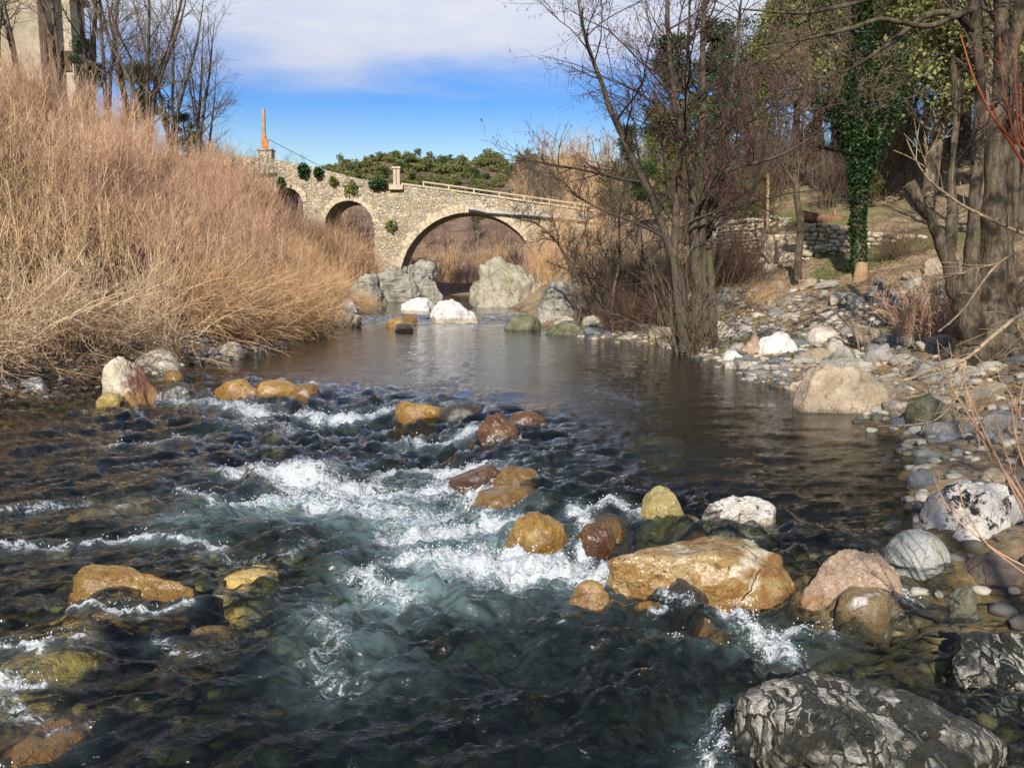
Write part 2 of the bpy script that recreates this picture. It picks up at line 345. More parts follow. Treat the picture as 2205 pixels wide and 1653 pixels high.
# ------------------------------------------------------------------ rocks
def ico(sub):
    import bmesh
    bm = bmesh.new(); bmesh.ops.create_icosphere(bm, subdivisions=sub, radius=1)
    bm.verts.ensure_lookup_table()
    V = np.array([v.co[:] for v in bm.verts]); Fc = np.array([[v.index for v in f.verts] for f in bm.faces]); bm.free()
    return V, Fc
ICO = {k: ico(k) for k in (2, 3, 4, 5, 6)}
def rock_shape(seed, sub=5, p=2.3, facets=6, rough=.08, fine=.02, cut=(.62, .95), strata=0):
    r = np.random.default_rng(seed); V, Fc = ICO[sub]
    d = V / np.linalg.norm(V, axis=1, keepdims=True)
    R = (np.abs(d) ** p).sum(1) ** (-1 / p)
    for i in range(facets):
        n = r.normal(size=3); n /= np.linalg.norm(n); c = r.uniform(*cut); q = d @ n
        lim = np.where(q > .05, c / np.maximum(q, .05), 9)
        k = 26.; R = -np.log(np.exp(-k * R) + np.exp(-k * np.minimum(lim, 3))) / k
    o = r.uniform(0, 50, 3)
    R = R * (1 + rough * fbm(d[:, 0] * 1.3 + o[0], d[:, 1] * 1.3 + o[1], d[:, 2] * 1.3 + o[2], 4, seed))
    W = d * R[:, None]
    q = fbm(W[:, 0] * 5 + o[0], W[:, 1] * 5, W[:, 2] * 5, 4, seed + 3)
    W = W + d * (fine * q)[:, None]
    if sub > 4:
        W = W + d * (.35 * fine * fbm(W[:, 0] * 15, W[:, 1] * 15 + o[1], W[:, 2] * 15, 3, seed + 4))[:, None]
        ck = fbm(W[:, 0] * 1.7 + o[2], W[:, 1] * 1.7, W[:, 2] * 1.7, 4, seed + 6); W = W - d * ((.8 * fine + .008) * np.exp(-(ck / .035) ** 2))[:, None]
    if strata:
        ax = np.array([.5, .25, .83]) if strata > 0 else np.array([-.75, .2, .6]); s = W @ ax
        s = s + .08 * fbm(W[:, 0] * 2, W[:, 1] * 2, W[:, 2] * 2, 3, seed + 9)
        W = W + d * (abs(strata) * (noise(s * 9, 0 * s, 0 * s, seed) + .6 * noise(s * 23, 0 * s, 1, seed)))[:, None]
    mx = np.abs(W).max(0); mn = W.min(0); mxx = W.max(0)
    W = (W - (mxx + mn) / 2) / ((mxx - mn) / 2)
    return W, Fc
M = {}
M['cream'] = rock_mat('cream_rock', (.56, .47, .36), (.68, .62, .52), (.40, .29, .19), 7, wetcol=(.30, .19, .07))
M['cream_red'] = rock_mat('cream_red_rock', (.60, .50, .36), (.72, .65, .54), (.46, .34, .2), 7, wetcol=(.34, .2, .06), side_tint=((.17, .05, .02), 0))  # cream rock, coloured dark red towards its right side
M['golden'] = rock_mat('golden_rock', (.42, .22, .035), (.58, .36, .085), (.16, .08, .015), 9, spots=((.07, .04, .012), 26, .6), wetcol=(.26, .125, .02), cracks=.2, rough=.2, rough_wet=.08, bumpk=1.7, coat=0.8)
M['goldensub'] = rock_mat('golden_submerged_rock', (.62, .42, .12), (.78, .60, .25), (.36, .20, .05), 7, cracks=.3, wetcol=(.58, .38, .1), rough=.3)
M['amber'] = rock_mat('amber_rock', (.24, .13, .025), (.33, .19, .04), (.09, .05, .012), 8, wetcol=(.2, .1, .02), cracks=.2, rough=.2, rough_wet=.08, bumpk=1.5, coat=0.9)
M['olive'] = rock_mat('olive_gold_rock', (.30, .24, .08), (.46, .36, .13), (.15, .11, .035), 9, wetcol=(.28, .17, .04), cracks=.15, rough=.55, lichen=(.42, .36, .16), coat=0.35)
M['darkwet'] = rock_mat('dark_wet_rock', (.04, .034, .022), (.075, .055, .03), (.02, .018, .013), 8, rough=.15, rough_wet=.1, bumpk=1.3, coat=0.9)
M['redwet'] = rock_mat('red_wet_rock', (.13, .05, .018), (.2, .1, .03), (.045, .025, .012), 8, rough=.18, rough_wet=.1, bumpk=1.4, coat=0.9)
M['whiteblack'] = rock_mat('white_rock_black_lichen', (.66, .6, .52), (.74, .71, .66), (.46, .38, .29), 9, spots=((.012, .012, .013), 8.5, .525), wetcol=(.26, .17, .06), cracks=.8)
M['rust'] = rock_mat('rust_brown_rock', (.30, .15, .035), (.42, .31, .13), (.15, .045, .013), 4.5, wetcol=(.22, .11, .025), spots=((.05, .03, .012), 17, .6), cracks=.8, rough=.22, bumpk=1.4, lichen=(.66, .58, .42), coat=0.6)
M['pinkbrown'] = rock_mat('pink_brown_rock', (.33, .23, .15), (.45, .33, .235), (.22, .12, .055), 6, wetcol=(.24, .12, .03), cracks=.7, rough=.6, coat=0.25)
M['grey'] = rock_mat('grey_granite', (.36, .36, .33), (.5, .5, .46), (.24, .23, .19), 6, wetcol=(.14, .09, .035), cracks=.15, lichen=(.3, .33, .2))
M['umber'] = rock_mat('umber_banded_rock', (.15, .11, .08), (.21, .16, .12), (.1, .075, .055), 6, bands=((.26, .21, .17), 5, (0.5, .35, 0), .5), cracks=.3)
M['capped'] = rock_mat('white_capped_rock', (.28, .19, .085), (.2, .14, .07), (.1, .07, .03), 9, lichen=(.66, .62, .54), cracks=.2, wetcol=(.12, .08, .03), rough=.5, coat=0.3)
M['schist'] = rock_mat('green_schist', (.022, .024, .011), (.05, .045, .022), (.014, .013, .008), 7, shards=((.70, .66, .56), 27, (.35, .25, .75)), cracks=0, rough=.4, bumpk=1.5, coat=0.5)
M['schistpale'] = rock_mat('pale_schist', (.27, .25, .20), (.38, .36, .30), (.12, .105, .08), 1.1, bands=((.10, .09, .075), 5, (.4, .8, .2), .9), cracks=.8, wetcol=(.2, .17, .1), bumpk=2.2)
M['white'] = rock_mat('white_rock', (.62, .6, .56), (.74, .72, .68), (.42, .38, .32), 3, cracks=.5, bands=((.4, .37, .32), 4, (.5, .9, .2), .5), wetcol=(.3, .22, .1))
M['tan'] = rock_mat('tan_rock', (.38, .29, .19), (.50, .41, .29), (.2, .15, .1), 5, cracks=.6, wetcol=(.12, .085, .04), lichen=(.4, .33, .22))
M['cobble'] = rock_mat('grey_cobble', (.20, .19, .17), (.32, .305, .27), (.1, .095, .082), 2.2, cracks=0, wetcol=(.05, .045, .035))
M['cobblepale'] = rock_mat('pale_cobble', (.34, .30, .24), (.48, .44, .37), (.19, .16, .12), 2.2, cracks=.3, wetcol=(.12, .09, .05))
M['cobbleblue'] = rock_mat('blue_grey_cobble', (.12, .135, .15), (.2, .21, .225), (.3, .31, .31), 2.0, cracks=0, wetcol=(.04, .045, .05))
M['moss'] = rock_mat('mossy_rock', (.10, .10, .05), (.2, .19, .13), (.05, .045, .03), 4, lichen=(.1, .13, .03), cracks=.5)
M['mound'] = rock_mat('lichen_bedrock', (.30, .27, .20), (.41, .375, .29), (.14, .115, .07), 1.3, lichen=(.2, .2, .08), cracks=.9, bumpk=2.0)
ROCKBOX = []; WETROCK = []; SUBROCK = []
def rock(L, R, top, base, z0, mat, seed, label, cat='boulder', name='boulder', b=.85, sink=.3, p=2.3, facets=6, rough=.1, fine=.03, cut=(.62, .95), strata=0, sub=5, roll=0, wl=None, group=None, under=0, skew=0, subm=None):
    if z0 is None: z0 = float(hit((L + R) / 2, base)[2]) - .02
    if subm is not None:
        w0 = float(level(*[np.array([v]) for v in G((L + R) / 2, (top + base) / 2, z0 + .05)[:2]])[0][0]); ca, cb, cc_ = G((L + R) / 2, base, w0), G((L + R) / 2, top, w0), G((L + R) / 2, (top + base) / 2, w0)
        a = (R - L) / 2 * float((cc_ - [0, 0, CZ]) @ FWD) / F; bb = (cb[1] - ca[1]) / 2; c = min(.45 * a + .08, .34); W, Fc = rock_shape(seed, sub, p, facets, rough, fine, cut, strata); V = W * [a, bb, c]
        o = link(name, mesh_np(name, V, [Fc], [M[mat]]), None, (cc_[0], (ca[1] + cb[1]) / 2, w0 - subm - c)); tag(o, label, cat, group); o['wl'] = w0; SUBROCK.append((cc_[0], (ca[1] + cb[1]) / 2, a, bb, w0 - subm - c, c)); return o
    c0 = G((L + R) / 2, base, z0)
    dist = float((c0 - [0, 0, CZ]) @ FWD)
    a = (R - L) / 2 * dist / F * 1.02
    bb = a * b
    cyy = c0[1] + bb * .8
    dist2 = dist + bb * .5; a *= dist2 / dist
    xc = P((L + R) / 2, base, c0[1] + bb * .4)[0]
    ztop = P((L + R) / 2, top, cyy - bb * .15)[2]
    h = max(ztop - z0, .03)
    zc = z0 - sink * h - under; c = ztop - zc
    W, Fc = rock_shape(seed, sub, p, facets, rough, fine, cut, strata)
    V = W * [a, bb, c]
    if skew: V[:, 0] += skew * V[:, 2]
    o = link(name, mesh_np(name, V, [Fc], [M[mat]]), None, (xc, cyy, zc))
    tag(o, label, cat, group); o['wl'] = float(z0 if wl is None else wl)
    ROCKBOX.append((xc, cyy, max(a, bb)))
    SUBROCK.append((xc, cyy, a, bb, zc, c))
    if z0 < .17: WETROCK.append((xc, cyy, a, bb))
    return o
LO, HI = 0.0, .18
# the chain of boulders across the river
rock(1305, 1725, 1166, 1296, LO, 'rust', 101, 'largest rust brown boulder with a cream top, half across the stream at right', b=.62, p=3.4, facets=9, rough=.14, fine=.03, cut=(.7, 1.0), sub=6, wl=-.02)
rock(1720, 1936, 1187, 1322, LO, 'pinkbrown', 102, 'pinkish brown angular boulder between the rust boulder and the grey round one', b=.8, p=2.8, facets=8, rough=.1, sub=6)
rock(1893, 2072, 1143, 1288, LO, 'grey', 103, 'smooth pale grey round boulder with a dark wet foot', b=.95, p=2.1, facets=1, rough=.04, fine=.006, sub=6)
rock(1810, 1928, 1276, 1352, LO, 'capped', 104, 'small brown boulder with a whitish cap in front of the pink brown boulder', b=.9, p=2.1, facets=2, rough=.06, fine=.01)
rock(2070, 2250, 1195, 1322, LO, 'umber', 105, 'rounded umber boulder with fine banding at the right edge', b=.9, p=2.2, facets=2, rough=.05, fine=.012, sub=6)
rock(1995, 2290, 1043, 1222, .08, 'whiteblack', 106, 'big white boulder blotched with black lichen on the right bank', b=.8, p=2.4, facets=9, rough=.14, fine=.04, sub=6)
rock(1512, 1680, 1074, 1150, .1, 'whiteblack', 107, 'white boulder with black lichen standing in the water behind the rust boulder', b=.7, p=2.3, facets=7, rough=.14, fine=.04, sub=6, wl=.12)
rock(1376, 1494, 1049, 1142, .1, 'olive', 108, 'olive gold round boulder standing upright above the little fall', b=.8, p=2.2, facets=3, rough=.08, fine=.012, sub=6)
rock(1430, 1520, 1108, 1156, .08, 'amber', 109, 'wet amber rock at the foot of the olive gold boulder', name='rock', cat='rock', b=.8)
rock(1350, 1382, 1088, 1132, .08, 'darkwet', 110, 'little black wet rock left of the olive gold boulder', name='rock', cat='rock')
rock(1262, 1362, 1083, 1128, .08, 'amber', 111, 'brown rock under smooth water left of the olive gold boulder', name='rock', cat='rock', b=.9, subm=0.03)
rock(1088, 1235, 1104, 1184, .03, 'golden', 112, 'glowing gold rock with white water breaking at its front', b=.8, facets=3, rough=.12, fine=.03)
rock(1235, 1330, 1122, 1190, .03, 'redwet', 113, 'wet brown rock under spray between gold rock and rust boulder', name='rock', cat='rock', facets=3, rough=.12)
rock(1000, 1172, 1046, 1098, .05, 'amber', 114, 'low wet amber rock beside the brightest white water', b=.7, facets=4, rough=.14, fine=.03, name='rock', cat='rock')
rock(1060, 1176, 1003, 1052, .1, 'amber', 115, 'humped amber brown rock just above the low wet one', name='rock', cat='rock', b=.8, facets=4, rough=.12, fine=.03)
rock(965, 1092, 1001, 1040, .1, 'redwet', 116, 'reddish flat wet rock at the lip of the white water', name='rock', cat='rock', b=.7, facets=4, rough=.12)
rock(1020, 1120, 890, 952, .12, 'redwet', 117, 'dark red wet rock with a small fall on its left', name='rock', cat='rock', b=.8, facets=4, rough=.12)
rock(1085, 1185, 884, 922, .16, 'redwet', 118, 'low brown rock touching the dark red one from behind', name='rock', cat='rock', b=.7, facets=3)
rock(850, 955, 862, 902, .12, 'golden', 119, 'bright golden rock in mid stream next to a dark hump', b=.7, facets=4, rough=.1)
rock(940, 1048, 865, 905, .13, 'darkwet', 120, 'dark brown hump washed by water right of the golden rock', name='rock', cat='rock', b=.7, facets=2, rough=.06)
rock(455, 562, 816, 852, .1, 'golden', 121, 'long low golden rock, left one of the pair near the left bank', b=.6, facets=4, sub=5)
rock(548, 640, 817, 857, .1, 'golden', 122, 'rounded golden rock, right one of the pair near the left bank', b=.7, facets=3)
rock(608, 690, 824, 856, .12, 'amber', 123, 'amber rock with water sheeting over it right of the golden pair', name='rock', cat='rock', b=.7, facets=2)
rock(560, 690, 985, 1040, .04, 'goldensub', 124, 'brown rock under a water hump in the middle of the rapids', name='rock', cat='rock', under=.04, facets=3, subm=0.0)
rock(480, 590, 1005, 1060, .0, 'darkwet', 125, 'dark rock under the water left of the water hump', name='rock', cat='rock', under=.03, subm=0.03)
rock(800, 900, 1000, 1040, .04, 'amber', 126, 'dim brown rock under water behind the big white foam', name='rock', cat='rock', under=.03, subm=0.03)
rock(1222, 1326, 1254, 1320, LO, 'golden', 127, 'peaked wet golden rock in the pool before the rust boulder', b=.8, facets=6, rough=.1, name='rock', cat='rock')
rock(1364, 1432, 1297, 1332, LO, 'golden', 128, 'small wet amber stone between golden rock and black rock', name='rock', cat='rock', facets=2)
rock(1421, 1528, 1251, 1320, LO, 'darkwet', 129, 'black green wet rock in front of the rust boulder', name='rock', cat='rock', facets=4, rough=.06)
rock(1440, 1570, 1330, 1400, -.06, 'redwet', 130, 'flat red rock under water in front of the black rock', name='rock', cat='rock', under=.02, facets=3, subm=0.04)
rock(2030, 2120, 1264, 1350, LO, 'moss', 131, 'dark mossy rock below the grey round boulder', name='rock', cat='rock')
rock(2150, 2240, 1310, 1354, LO, 'cobble', 132, 'small grey rock at the right edge below the umber boulder', name='rock', cat='rock')
rock(1560, 2200, 1496, 1760, -.06, 'schist', 133, 'dark green schist slab streaked with white quartz, nearest rock at bottom right', b=.75, p=2.4, facets=8, rough=.14, fine=.03, cut=(.75, 1), strata=.018, sub=6, wl=-.2, sink=.35)
rock(2050, 2420, 1352, 1500, -.05, 'schist', 134, 'dark green schist rock mostly under water at the right edge', b=.8, facets=6, rough=.12, strata=.015, sub=6, wl=-.2, under=.02)
# lower left, seen through and above shallow water
rock(-10, 225, 1305, 1470, -.03, 'goldensub', 135, 'broad yellow boulder just under the water at the left edge', b=.75, facets=4, rough=.1, under=.03, sink=.4, sub=6, subm=-0.012)
rock(105, 420, 1228, 1302, -.01, 'golden', 136, 'long orange rock breaking the surface at the lower left', b=.45, p=3, facets=7, rough=.12, sub=6)
rock(465, 610, 1192, 1265, -.03, 'goldensub', 137, 'yellowish submerged rock right of the long orange rock', b=.8, under=.04, facets=3, name='rock', cat='rock', subm=-0.005)
rock(-40, 190, 1500, 1660, -.01, 'amber', 138, 'amber brown wet rock under foam at the bottom left corner', b=.8, facets=4, rough=.12, sub=6, subm=-0.02)
rock(330, 520, 1290, 1360, -.07, 'rust', 139, 'brown submerged rock in front of the long orange rock', name='rock', cat='rock', under=.04, subm=0.06)
rock(1335, 1485, 922, 958, .1, 'goldensub', 140, 'pale flat rock under calm water towards the right bank', name='rock', cat='rock', under=.06, b=.6, subm=0.03)
rock(560, 640, 905, 935, .0, 'goldensub', 141, 'dim golden rock under water below the golden pair', name='rock', cat='rock', under=.03, subm=0.04)
rock(150, 330, 1010, 1075, -.1, 'goldensub', 142, 'faint olive rock under clear water at the left', name='rock', cat='rock', under=.05, subm=0.1)
rock(880, 1010, 1340, 1420, -.12, 'olive', 143, 'faint greenish rock deep in the dark pool', name='rock', cat='rock', under=.05, subm=0.14)
# left bank
rock(208, 326, 766, 856, .08, 'cream_red', 144, 'cream boulder with a dark red right side at the left waterline', b=.8, p=2.8, facets=7, rough=.1, sub=6)
rock(283, 388, 751, 806, .12, 'cream', 145, 'low cream boulder behind the red sided one', b=.8, p=2.5, facets=5)
rock(343, 402, 796, 828, .08, 'amber', 146, 'small amber wet rock right of the red sided boulder', name='rock', cat='rock', facets=2)
rock(345, 420, 822, 856, .06, 'darkwet', 170, 'brown wet rock in the shade beside the red sided boulder', name='rock', cat='rock', facets=3)
rock(208, 262, 845, 872, .02, 'olive', 147, 'little brown rock at the foot of the red sided boulder', name='rock', cat='rock')
rock(36, 112, 811, 850, .03, 'white', 148, 'whitish rock at the left waterline, right of its neighbour', name='rock', cat='rock', facets=7)
rock(-40, 50, 820, 856, .02, 'white', 149, 'whitish rock cut by the left picture edge', name='rock', cat='rock', facets=7)
rock(468, 524, 735, 772, .18, 'cream', 150, 'pale rounded rock under the overhanging willow twigs', name='rock', cat='rock', facets=3)
rock(440, 478, 751, 774, .18, 'cobble', 151, 'small grey rock left of the pale rounded one under twigs', name='rock', cat='rock', facets=3)
rock(668, 772, 664, 707, .18, 'tan', 152, 'tan sloping rock at the end of the left thicket', b=.9, facets=8, rough=.16, fine=.05)
rock(705, 772, 643, 682, .3, 'white', 153, 'white pointed rock behind the tan sloping one', b=.9, facets=7)
rock(610, 700, 640, 700, .3, 'cream', 171, 'cream ledge of rock half hidden by orange tan bushes', b=.9, facets=8, rough=.15)
# far riffle
rock(862, 945, 640, 672, .36, 'white', 154, 'white rock, left one of two in the far riffle', b=.6, facets=8, rough=.16, fine=.04)
rock(924, 1036, 643, 690, .3, 'white', 155, 'peaked white rock, right one of two in the far riffle', b=.6, facets=9, rough=.2, fine=.04)
rock(830, 872, 683, 700, .26, 'golden', 156, 'small golden stone in the far riffle', name='rock', cat='rock')
rock(848, 890, 696, 712, .22, 'darkwet', 157, 'small dark stone before the far riffle', name='rock', cat='rock')
rock(866, 898, 677, 692, .28, 'amber', 172, 'little amber stone beside the peaked white rock', name='rock', cat='rock')
rock(1143, 1278, 602, 697, .25, 'schistpale', 158, 'tall grey rock with a mossy crest on the right bank before the bridge', b=.9, facets=7, rough=.12, sub=6, strata=.02)
rock(1085, 1165, 678, 712, .18, 'moss', 159, 'low mossy rock at the waterline before the tall grey rock', b=.9, facets=4)
rock(1160, 1290, 690, 722, .18, 'moss', 173, 'long mossy ledge under the saplings on the right bank', b=.5, facets=5)
# right bank
rock(1712, 1898, 783, 897, .15, 'tan', 160, 'big tan boulder with a pale face at the right waterline', b=.8, p=2.6, facets=7, rough=.12, fine=.03, sub=6, skew=.25)
rock(1700, 1758, 821, 847, .17, 'cream', 161, 'pale smooth stone lying against the big tan boulder', name='rock', cat='rock', facets=2)
rock(1628, 1728, 714, 768, None, 'white', 162, 'white angular boulder between driftwood and the water', b=.8, facets=8, rough=.14)
rock(1588, 1642, 719, 768, None, 'pinkbrown', 163, 'reddish boulder left of the white angular one', facets=6, name='rock', cat='rock')
rock(1742, 1818, 706, 744, None, 'cream', 164, 'cream block tilted on the bank right of the white angular boulder', p=3, facets=6)
rock(1778, 1826, 724, 764, None, 'cobblepale', 165, 'speckled pale stone before the tilted cream block', name='rock', cat='rock', facets=5)
rock(1783, 1852, 744, 790, None, 'schistpale', 166, 'banded grey stone above the big tan boulder', name='rock', cat='rock', facets=6)
rock(1860, 1950, 738, 788, None, 'cobble', 167, 'flat grey slab stone right of the banded grey stone', name='rock', cat='rock', facets=6, p=3)
rock(1962, 2090, 846, 918, None, 'moss', 168, 'dark greenish boulder at the foot of the big tree', b=.8, p=2.8, facets=6)
for i, (L, R, tp, bs, z, mt, lb) in enumerate([
        (1552, 1610, 754, 782, .18, 'white', 'white stone at the waterline left of the reddish boulder'), (1560, 1592, 778, 797, .16, 'cobblepale', 'small pale stone at the water below the white one'),
        (1590, 1628, 777, 797, .17, 'cobblepale', 'pale stone second along the water from the alder'), (1606, 1658, 784, 804, .17, 'cobble', 'flat grey stone in the water margin near small pale stones'),
        (1668, 1722, 799, 824, .17, 'cobbleblue', 'dark blue grey stone left of the pale smooth stone'), (1730, 1775, 788, 816, .2, 'cobble', 'grey stone tucked behind the pale smooth stone'),
        (1918, 1978, 899, 932, .16, 'cobbleblue', 'blue grey stone right of the big tan boulder'), (1952, 2018, 914, 948, .16, 'cobble', 'grey oval stone before the dark greenish boulder'),
        (2014, 2072, 934, 972, .18, 'cobbleblue', 'bluish stone below the dark greenish boulder'), (1975, 2048, 968, 1002, .16, 'cobble', 'flat grey stone at water with a dark gap below'),
        (2044, 2104, 968, 1008, .18, 'cobble', 'grey stone behind the smooth white stone'), (1966, 2048, 1002, 1034, .16, 'cobblepale', 'smooth whitish oval stone lying at the waterline'),
        (2060, 2114, 1010, 1042, .17, 'cobbleblue', 'blue and white split stone beside the whitish oval one'), (2090, 2150, 988, 1016, .22, 'cobble', 'grey stone above the blue and white one'),
        (2120, 2200, 1010, 1050, .25, 'tan', 'tan stone behind the big lichen blotched boulder'), (1538, 1582, 630, 658, 1.15, 'cobblepale', 'pale round stone at the foot of the slope right of the alder'),
        (1648, 1684, 631, 670, 1.05, 'cobblepale', 'upright pale stone in the row below the ivy tree'), (1682, 1718, 634, 662, 1.1, 'cobble', 'grey stone right of the upright pale one'),
        (1690, 1732, 619, 642, 1.25, 'cobblepale', 'pale flat stone on top of the stone row'), (1760, 1794, 624, 654, 1.15, 'cobblepale', 'cream stone left of the ivy tree foot'),
        (1720, 1758, 631, 652, 1.1, 'cobble', 'dark low stone between two pale ones in the row'), (1864, 1902, 614, 642, 1.25, 'cobble', 'grey round stone right of the ivy tree'),
        (1918, 1962, 624, 652, 1.1, 'cobble', 'larger grey stone further right of the ivy tree'), (1725, 1758, 608, 622, 1.4, 'cobblepale', 'white flat stone topmost in the stone row'),
        (1880, 1930, 640, 668, 1.0, 'cobblepale', 'pale stone among driftwood right of the ivy tree'), (1495, 1545, 618, 640, 1.2, 'cobblepale', 'pale stone seen behind the alder stems'),
        (1575, 1620, 655, 680, .95, 'cobble', 'grey stone on the mossy patch right of the alder'), (1620, 1652, 672, 694, .85, 'cobblepale', 'pale small stone on the mossy patch'),
        (2030, 2100, 800, 840, .5, 'cobble', 'grey stone among the big tree roots'), (2120, 2205, 880, 925, .4, 'cobble', 'grey slab on the bank under thin twigs'), (2100, 2160, 930, 960, .35, 'cobbleblue', 'blue grey stone on the bank right of the bluish one')]):
    rock(L, R, tp, bs, None if z > .3 else z, mt, 300 + i, lb, 'stone', 'stone', b=.8, facets=5, rough=.08, sub=4, p=2.5, wl=.17)
# bedrock under the bridge
rock(775, 935, 556, 652, .38, 'schistpale', 201, 'grey schist outcrop carrying the left foot of the main arch', 'outcrop', 'rock_outcrop', b=.8, p=2.6, facets=9, rough=.22, fine=.06, sub=6, strata=.04)
rock(905, 955, 600, 652, .38, 'schistpale', 202, 'small grey outcrop at the water under the main arch', 'outcrop', 'rock_outcrop', facets=8, rough=.2, strata=.03)
rock(735, 830, 588, 642, .9, 'schistpale', 203, 'dark folded outcrop behind tan bushes left of the arch foot', 'outcrop', 'rock_outcrop', facets=8, rough=.2, strata=.04)
rock(1012, 1215, 552, 664, .38, 'mound', 204, 'lichen grown bedrock mound below the right foot of the arch', 'outcrop', 'rock_outcrop', b=.9, p=2.2, facets=8, rough=.2, fine=.06, sub=6)
# cobbles: about 250 individuals, the small rest as shingle
cob = []
for i in range(12):
    W, Fc = rock_shape(500 + i, 4, 2.6, 8, .16, .03)
    cob.append(mesh_np('cobble', W * [1, .75, .55], [Fc], [M['cobble']]))
shapes_small = [rock_shape(600 + i, 2, 2.6, 7, .16, .03) for i in range(10)]
KIND = ['grey', 'pale', 'blue grey']; KM = [M['cobble'], M['tan'], M['cobbleblue']]; KM[1] = M['cobblepale']
def free(x, y, r):
    return all((x - a) ** 2 + (y - b) ** 2 > (c * .9 + r * .7) ** 2 for a, b, c in ROCKBOX)
def put_cobble(x, y, s, where):
    k = rnd.choices((0, 1, 2), (5, 5, 1))[0]
    o = link('cobble', cob[rnd.randrange(12)], None, (x, y, gz(x, y) + s * .04))
    o.rotation_euler = (rnd.uniform(-.25, .25), rnd.uniform(-.25, .25), rnd.uniform(0, 6.28)); o.scale = (s, s, s * rnd.uniform(.75, 1.2))
    o.material_slots[0].link = 'OBJECT'; o.material_slots[0].material = KM[k]; o['wl'] = .17
    tag(o, f'{KIND[k]} cobble {where}', 'cobble', f'{KIND[k]} cobbles {where}')
ANG = [mesh_np('bank_rock', (lambda q: q[0] * [1, .8, .62])(rock_shape(700 + i, 5, 2.8, 11, .18, .03, (.5, .9))), [ICO[5][1]], [M['tan']]) for i in range(8)]
n = 0
while n < 74:
    y = 8.8 + 16 * rnd.random(); e = .4 + rnd.random() * 6.5; x = np.interp(y, YR, XR) + e; s = (.16 + .26 * rnd.random() ** 1.6) * (.8 + .02 * y)
    if not free(x, y, s * .8) or math.hypot(x - 6.4, y - 11.2) < .9: continue
    k = rnd.choices((0, 1, 2, 3), (4, 4, 2, 2))[0]; nm = ('tan', 'pale', 'whitish', 'grey')[k]; w_ = 'beside the calm pool' if e < 2 else ('among dry litter' if e < 4.4 else 'below the terrace')
    o = link('bank_rock', ANG[rnd.randrange(8)], None, (x, y, gz(x, y) + s * .12)); o.rotation_euler = (rnd.uniform(-.3, .3), rnd.uniform(-.3, .3), rnd.uniform(0, 6.28)); o.scale = (s, s, s * rnd.uniform(.8, 1.25))
    o.material_slots[0].link = 'OBJECT'; o.material_slots[0].material = (M['tan'], M['cobblepale'], M['cream'], M['cobble'])[k]; o['wl'] = .17
    tag(o, f'{nm} angular rock on the right bank {w_}', 'rock', f'{nm} angular rocks {w_}'); ROCKBOX.append((x, y, s)); n += 1
n = 0
while n < 238:
    y = 4.6 + 19 * rnd.random() ** 1.1; e = rnd.random() ** 1.2 * 6.2 - .1; x = np.interp(y, YR, XR) + e
    if abs(x) > y * .68 + .3: continue
    s = (.05 + .12 * rnd.random() ** 2) * (1 + .9 * (y > 10)) * (1.8 if rnd.random() < .25 else 1)
    if not free(x, y, s): continue
    put_cobble(x, y, s, ('at the water edge of the right bank' if e < .6 else 'on the right bank among dry litter') if y > 8 else 'on the near right bank under thin twigs'); ROCKBOX.append((x, y, s)); n += 1
n = 0
while n < 48:
    y = rnd.uniform(10.2, 19); e = rnd.random() ** 1.4 * 1.3 - .15; x = np.interp(y, YL, XL) - e; s = rnd.uniform(.06, .16)
    if not free(x, y, s): continue
    put_cobble(x, y, s, 'in the shade under the left bank willows'); ROCKBOX.append((x, y, s)); n += 1
sh = MB(); k = 0
def scatter_small(x, y, s):
    W, Fc = shapes_small[rnd.randrange(10)]; a = rnd.uniform(0, 6.28); V = W * [s, s * .75, s * .5]
    V = np.stack([V[:, 0] * math.cos(a) - V[:, 1] * math.sin(a), V[:, 0] * math.sin(a) + V[:, 1] * math.cos(a), V[:, 2]], -1)
    sh.add(V + [x, y, 0], Fc, rnd.random())
pts = []
for i in range(3200):
    y = 3.2 + 19 * rnd.random(); e = rnd.random() ** 1.3 * 5.5 - .5; pts.append((np.interp(y, YR, XR) + e, y, rnd.uniform(.018, .06) * (1 + .05 * y)))
for i in range(1100):
    y = rnd.uniform(9.5, 20); e = rnd.random() ** 1.3 * 1.6 - .3; pts.append((np.interp(y, YL, XL) - e, y, rnd.uniform(.025, .075)))
pts = np.array(pts); zz = ground(pts[:, 0], pts[:, 1])
for (x, y, s), z in zip(pts, zz):
    W, Fc = shapes_small[rnd.randrange(10)]; a = rnd.uniform(0, 6.28); V = W * [s, s * .75, s * .5]
    V = np.stack([V[:, 0] * math.cos(a) - V[:, 1] * math.sin(a), V[:, 0] * math.sin(a) + V[:, 1] * math.cos(a), V[:, 2]], -1)
    sh.add(V + [x, y, z + s * .1], Fc, rnd.random())
t = NT('shingle'); tn = t.attr('tone'); pos = t.n('NewGeometry').outputs[0]
c = t.mix(t.step(tn, .2, .9), (.09, .085, .075), (.40, .365, .30)); c = t.mix(t.math('MULTIPLY', t.step(t.noise(pos, 40, 3), .5, .7), .5), c, (.12, .1, .08))
bp_ = []
sb = MB()
for i in range(3400):
    y = 1.6 + 11.5 * rnd.random(); x = rnd.uniform(-1, 1) * (y * .74 + .6); bp_.append((x, y, rnd.uniform(.03, .075) * (1 + 1.2 * (rnd.random() < .12))))
bp_ = np.array(bp_); zz = ground(bp_[:, 0], bp_[:, 1]); lv_ = level(bp_[:, 0], bp_[:, 1])[0]
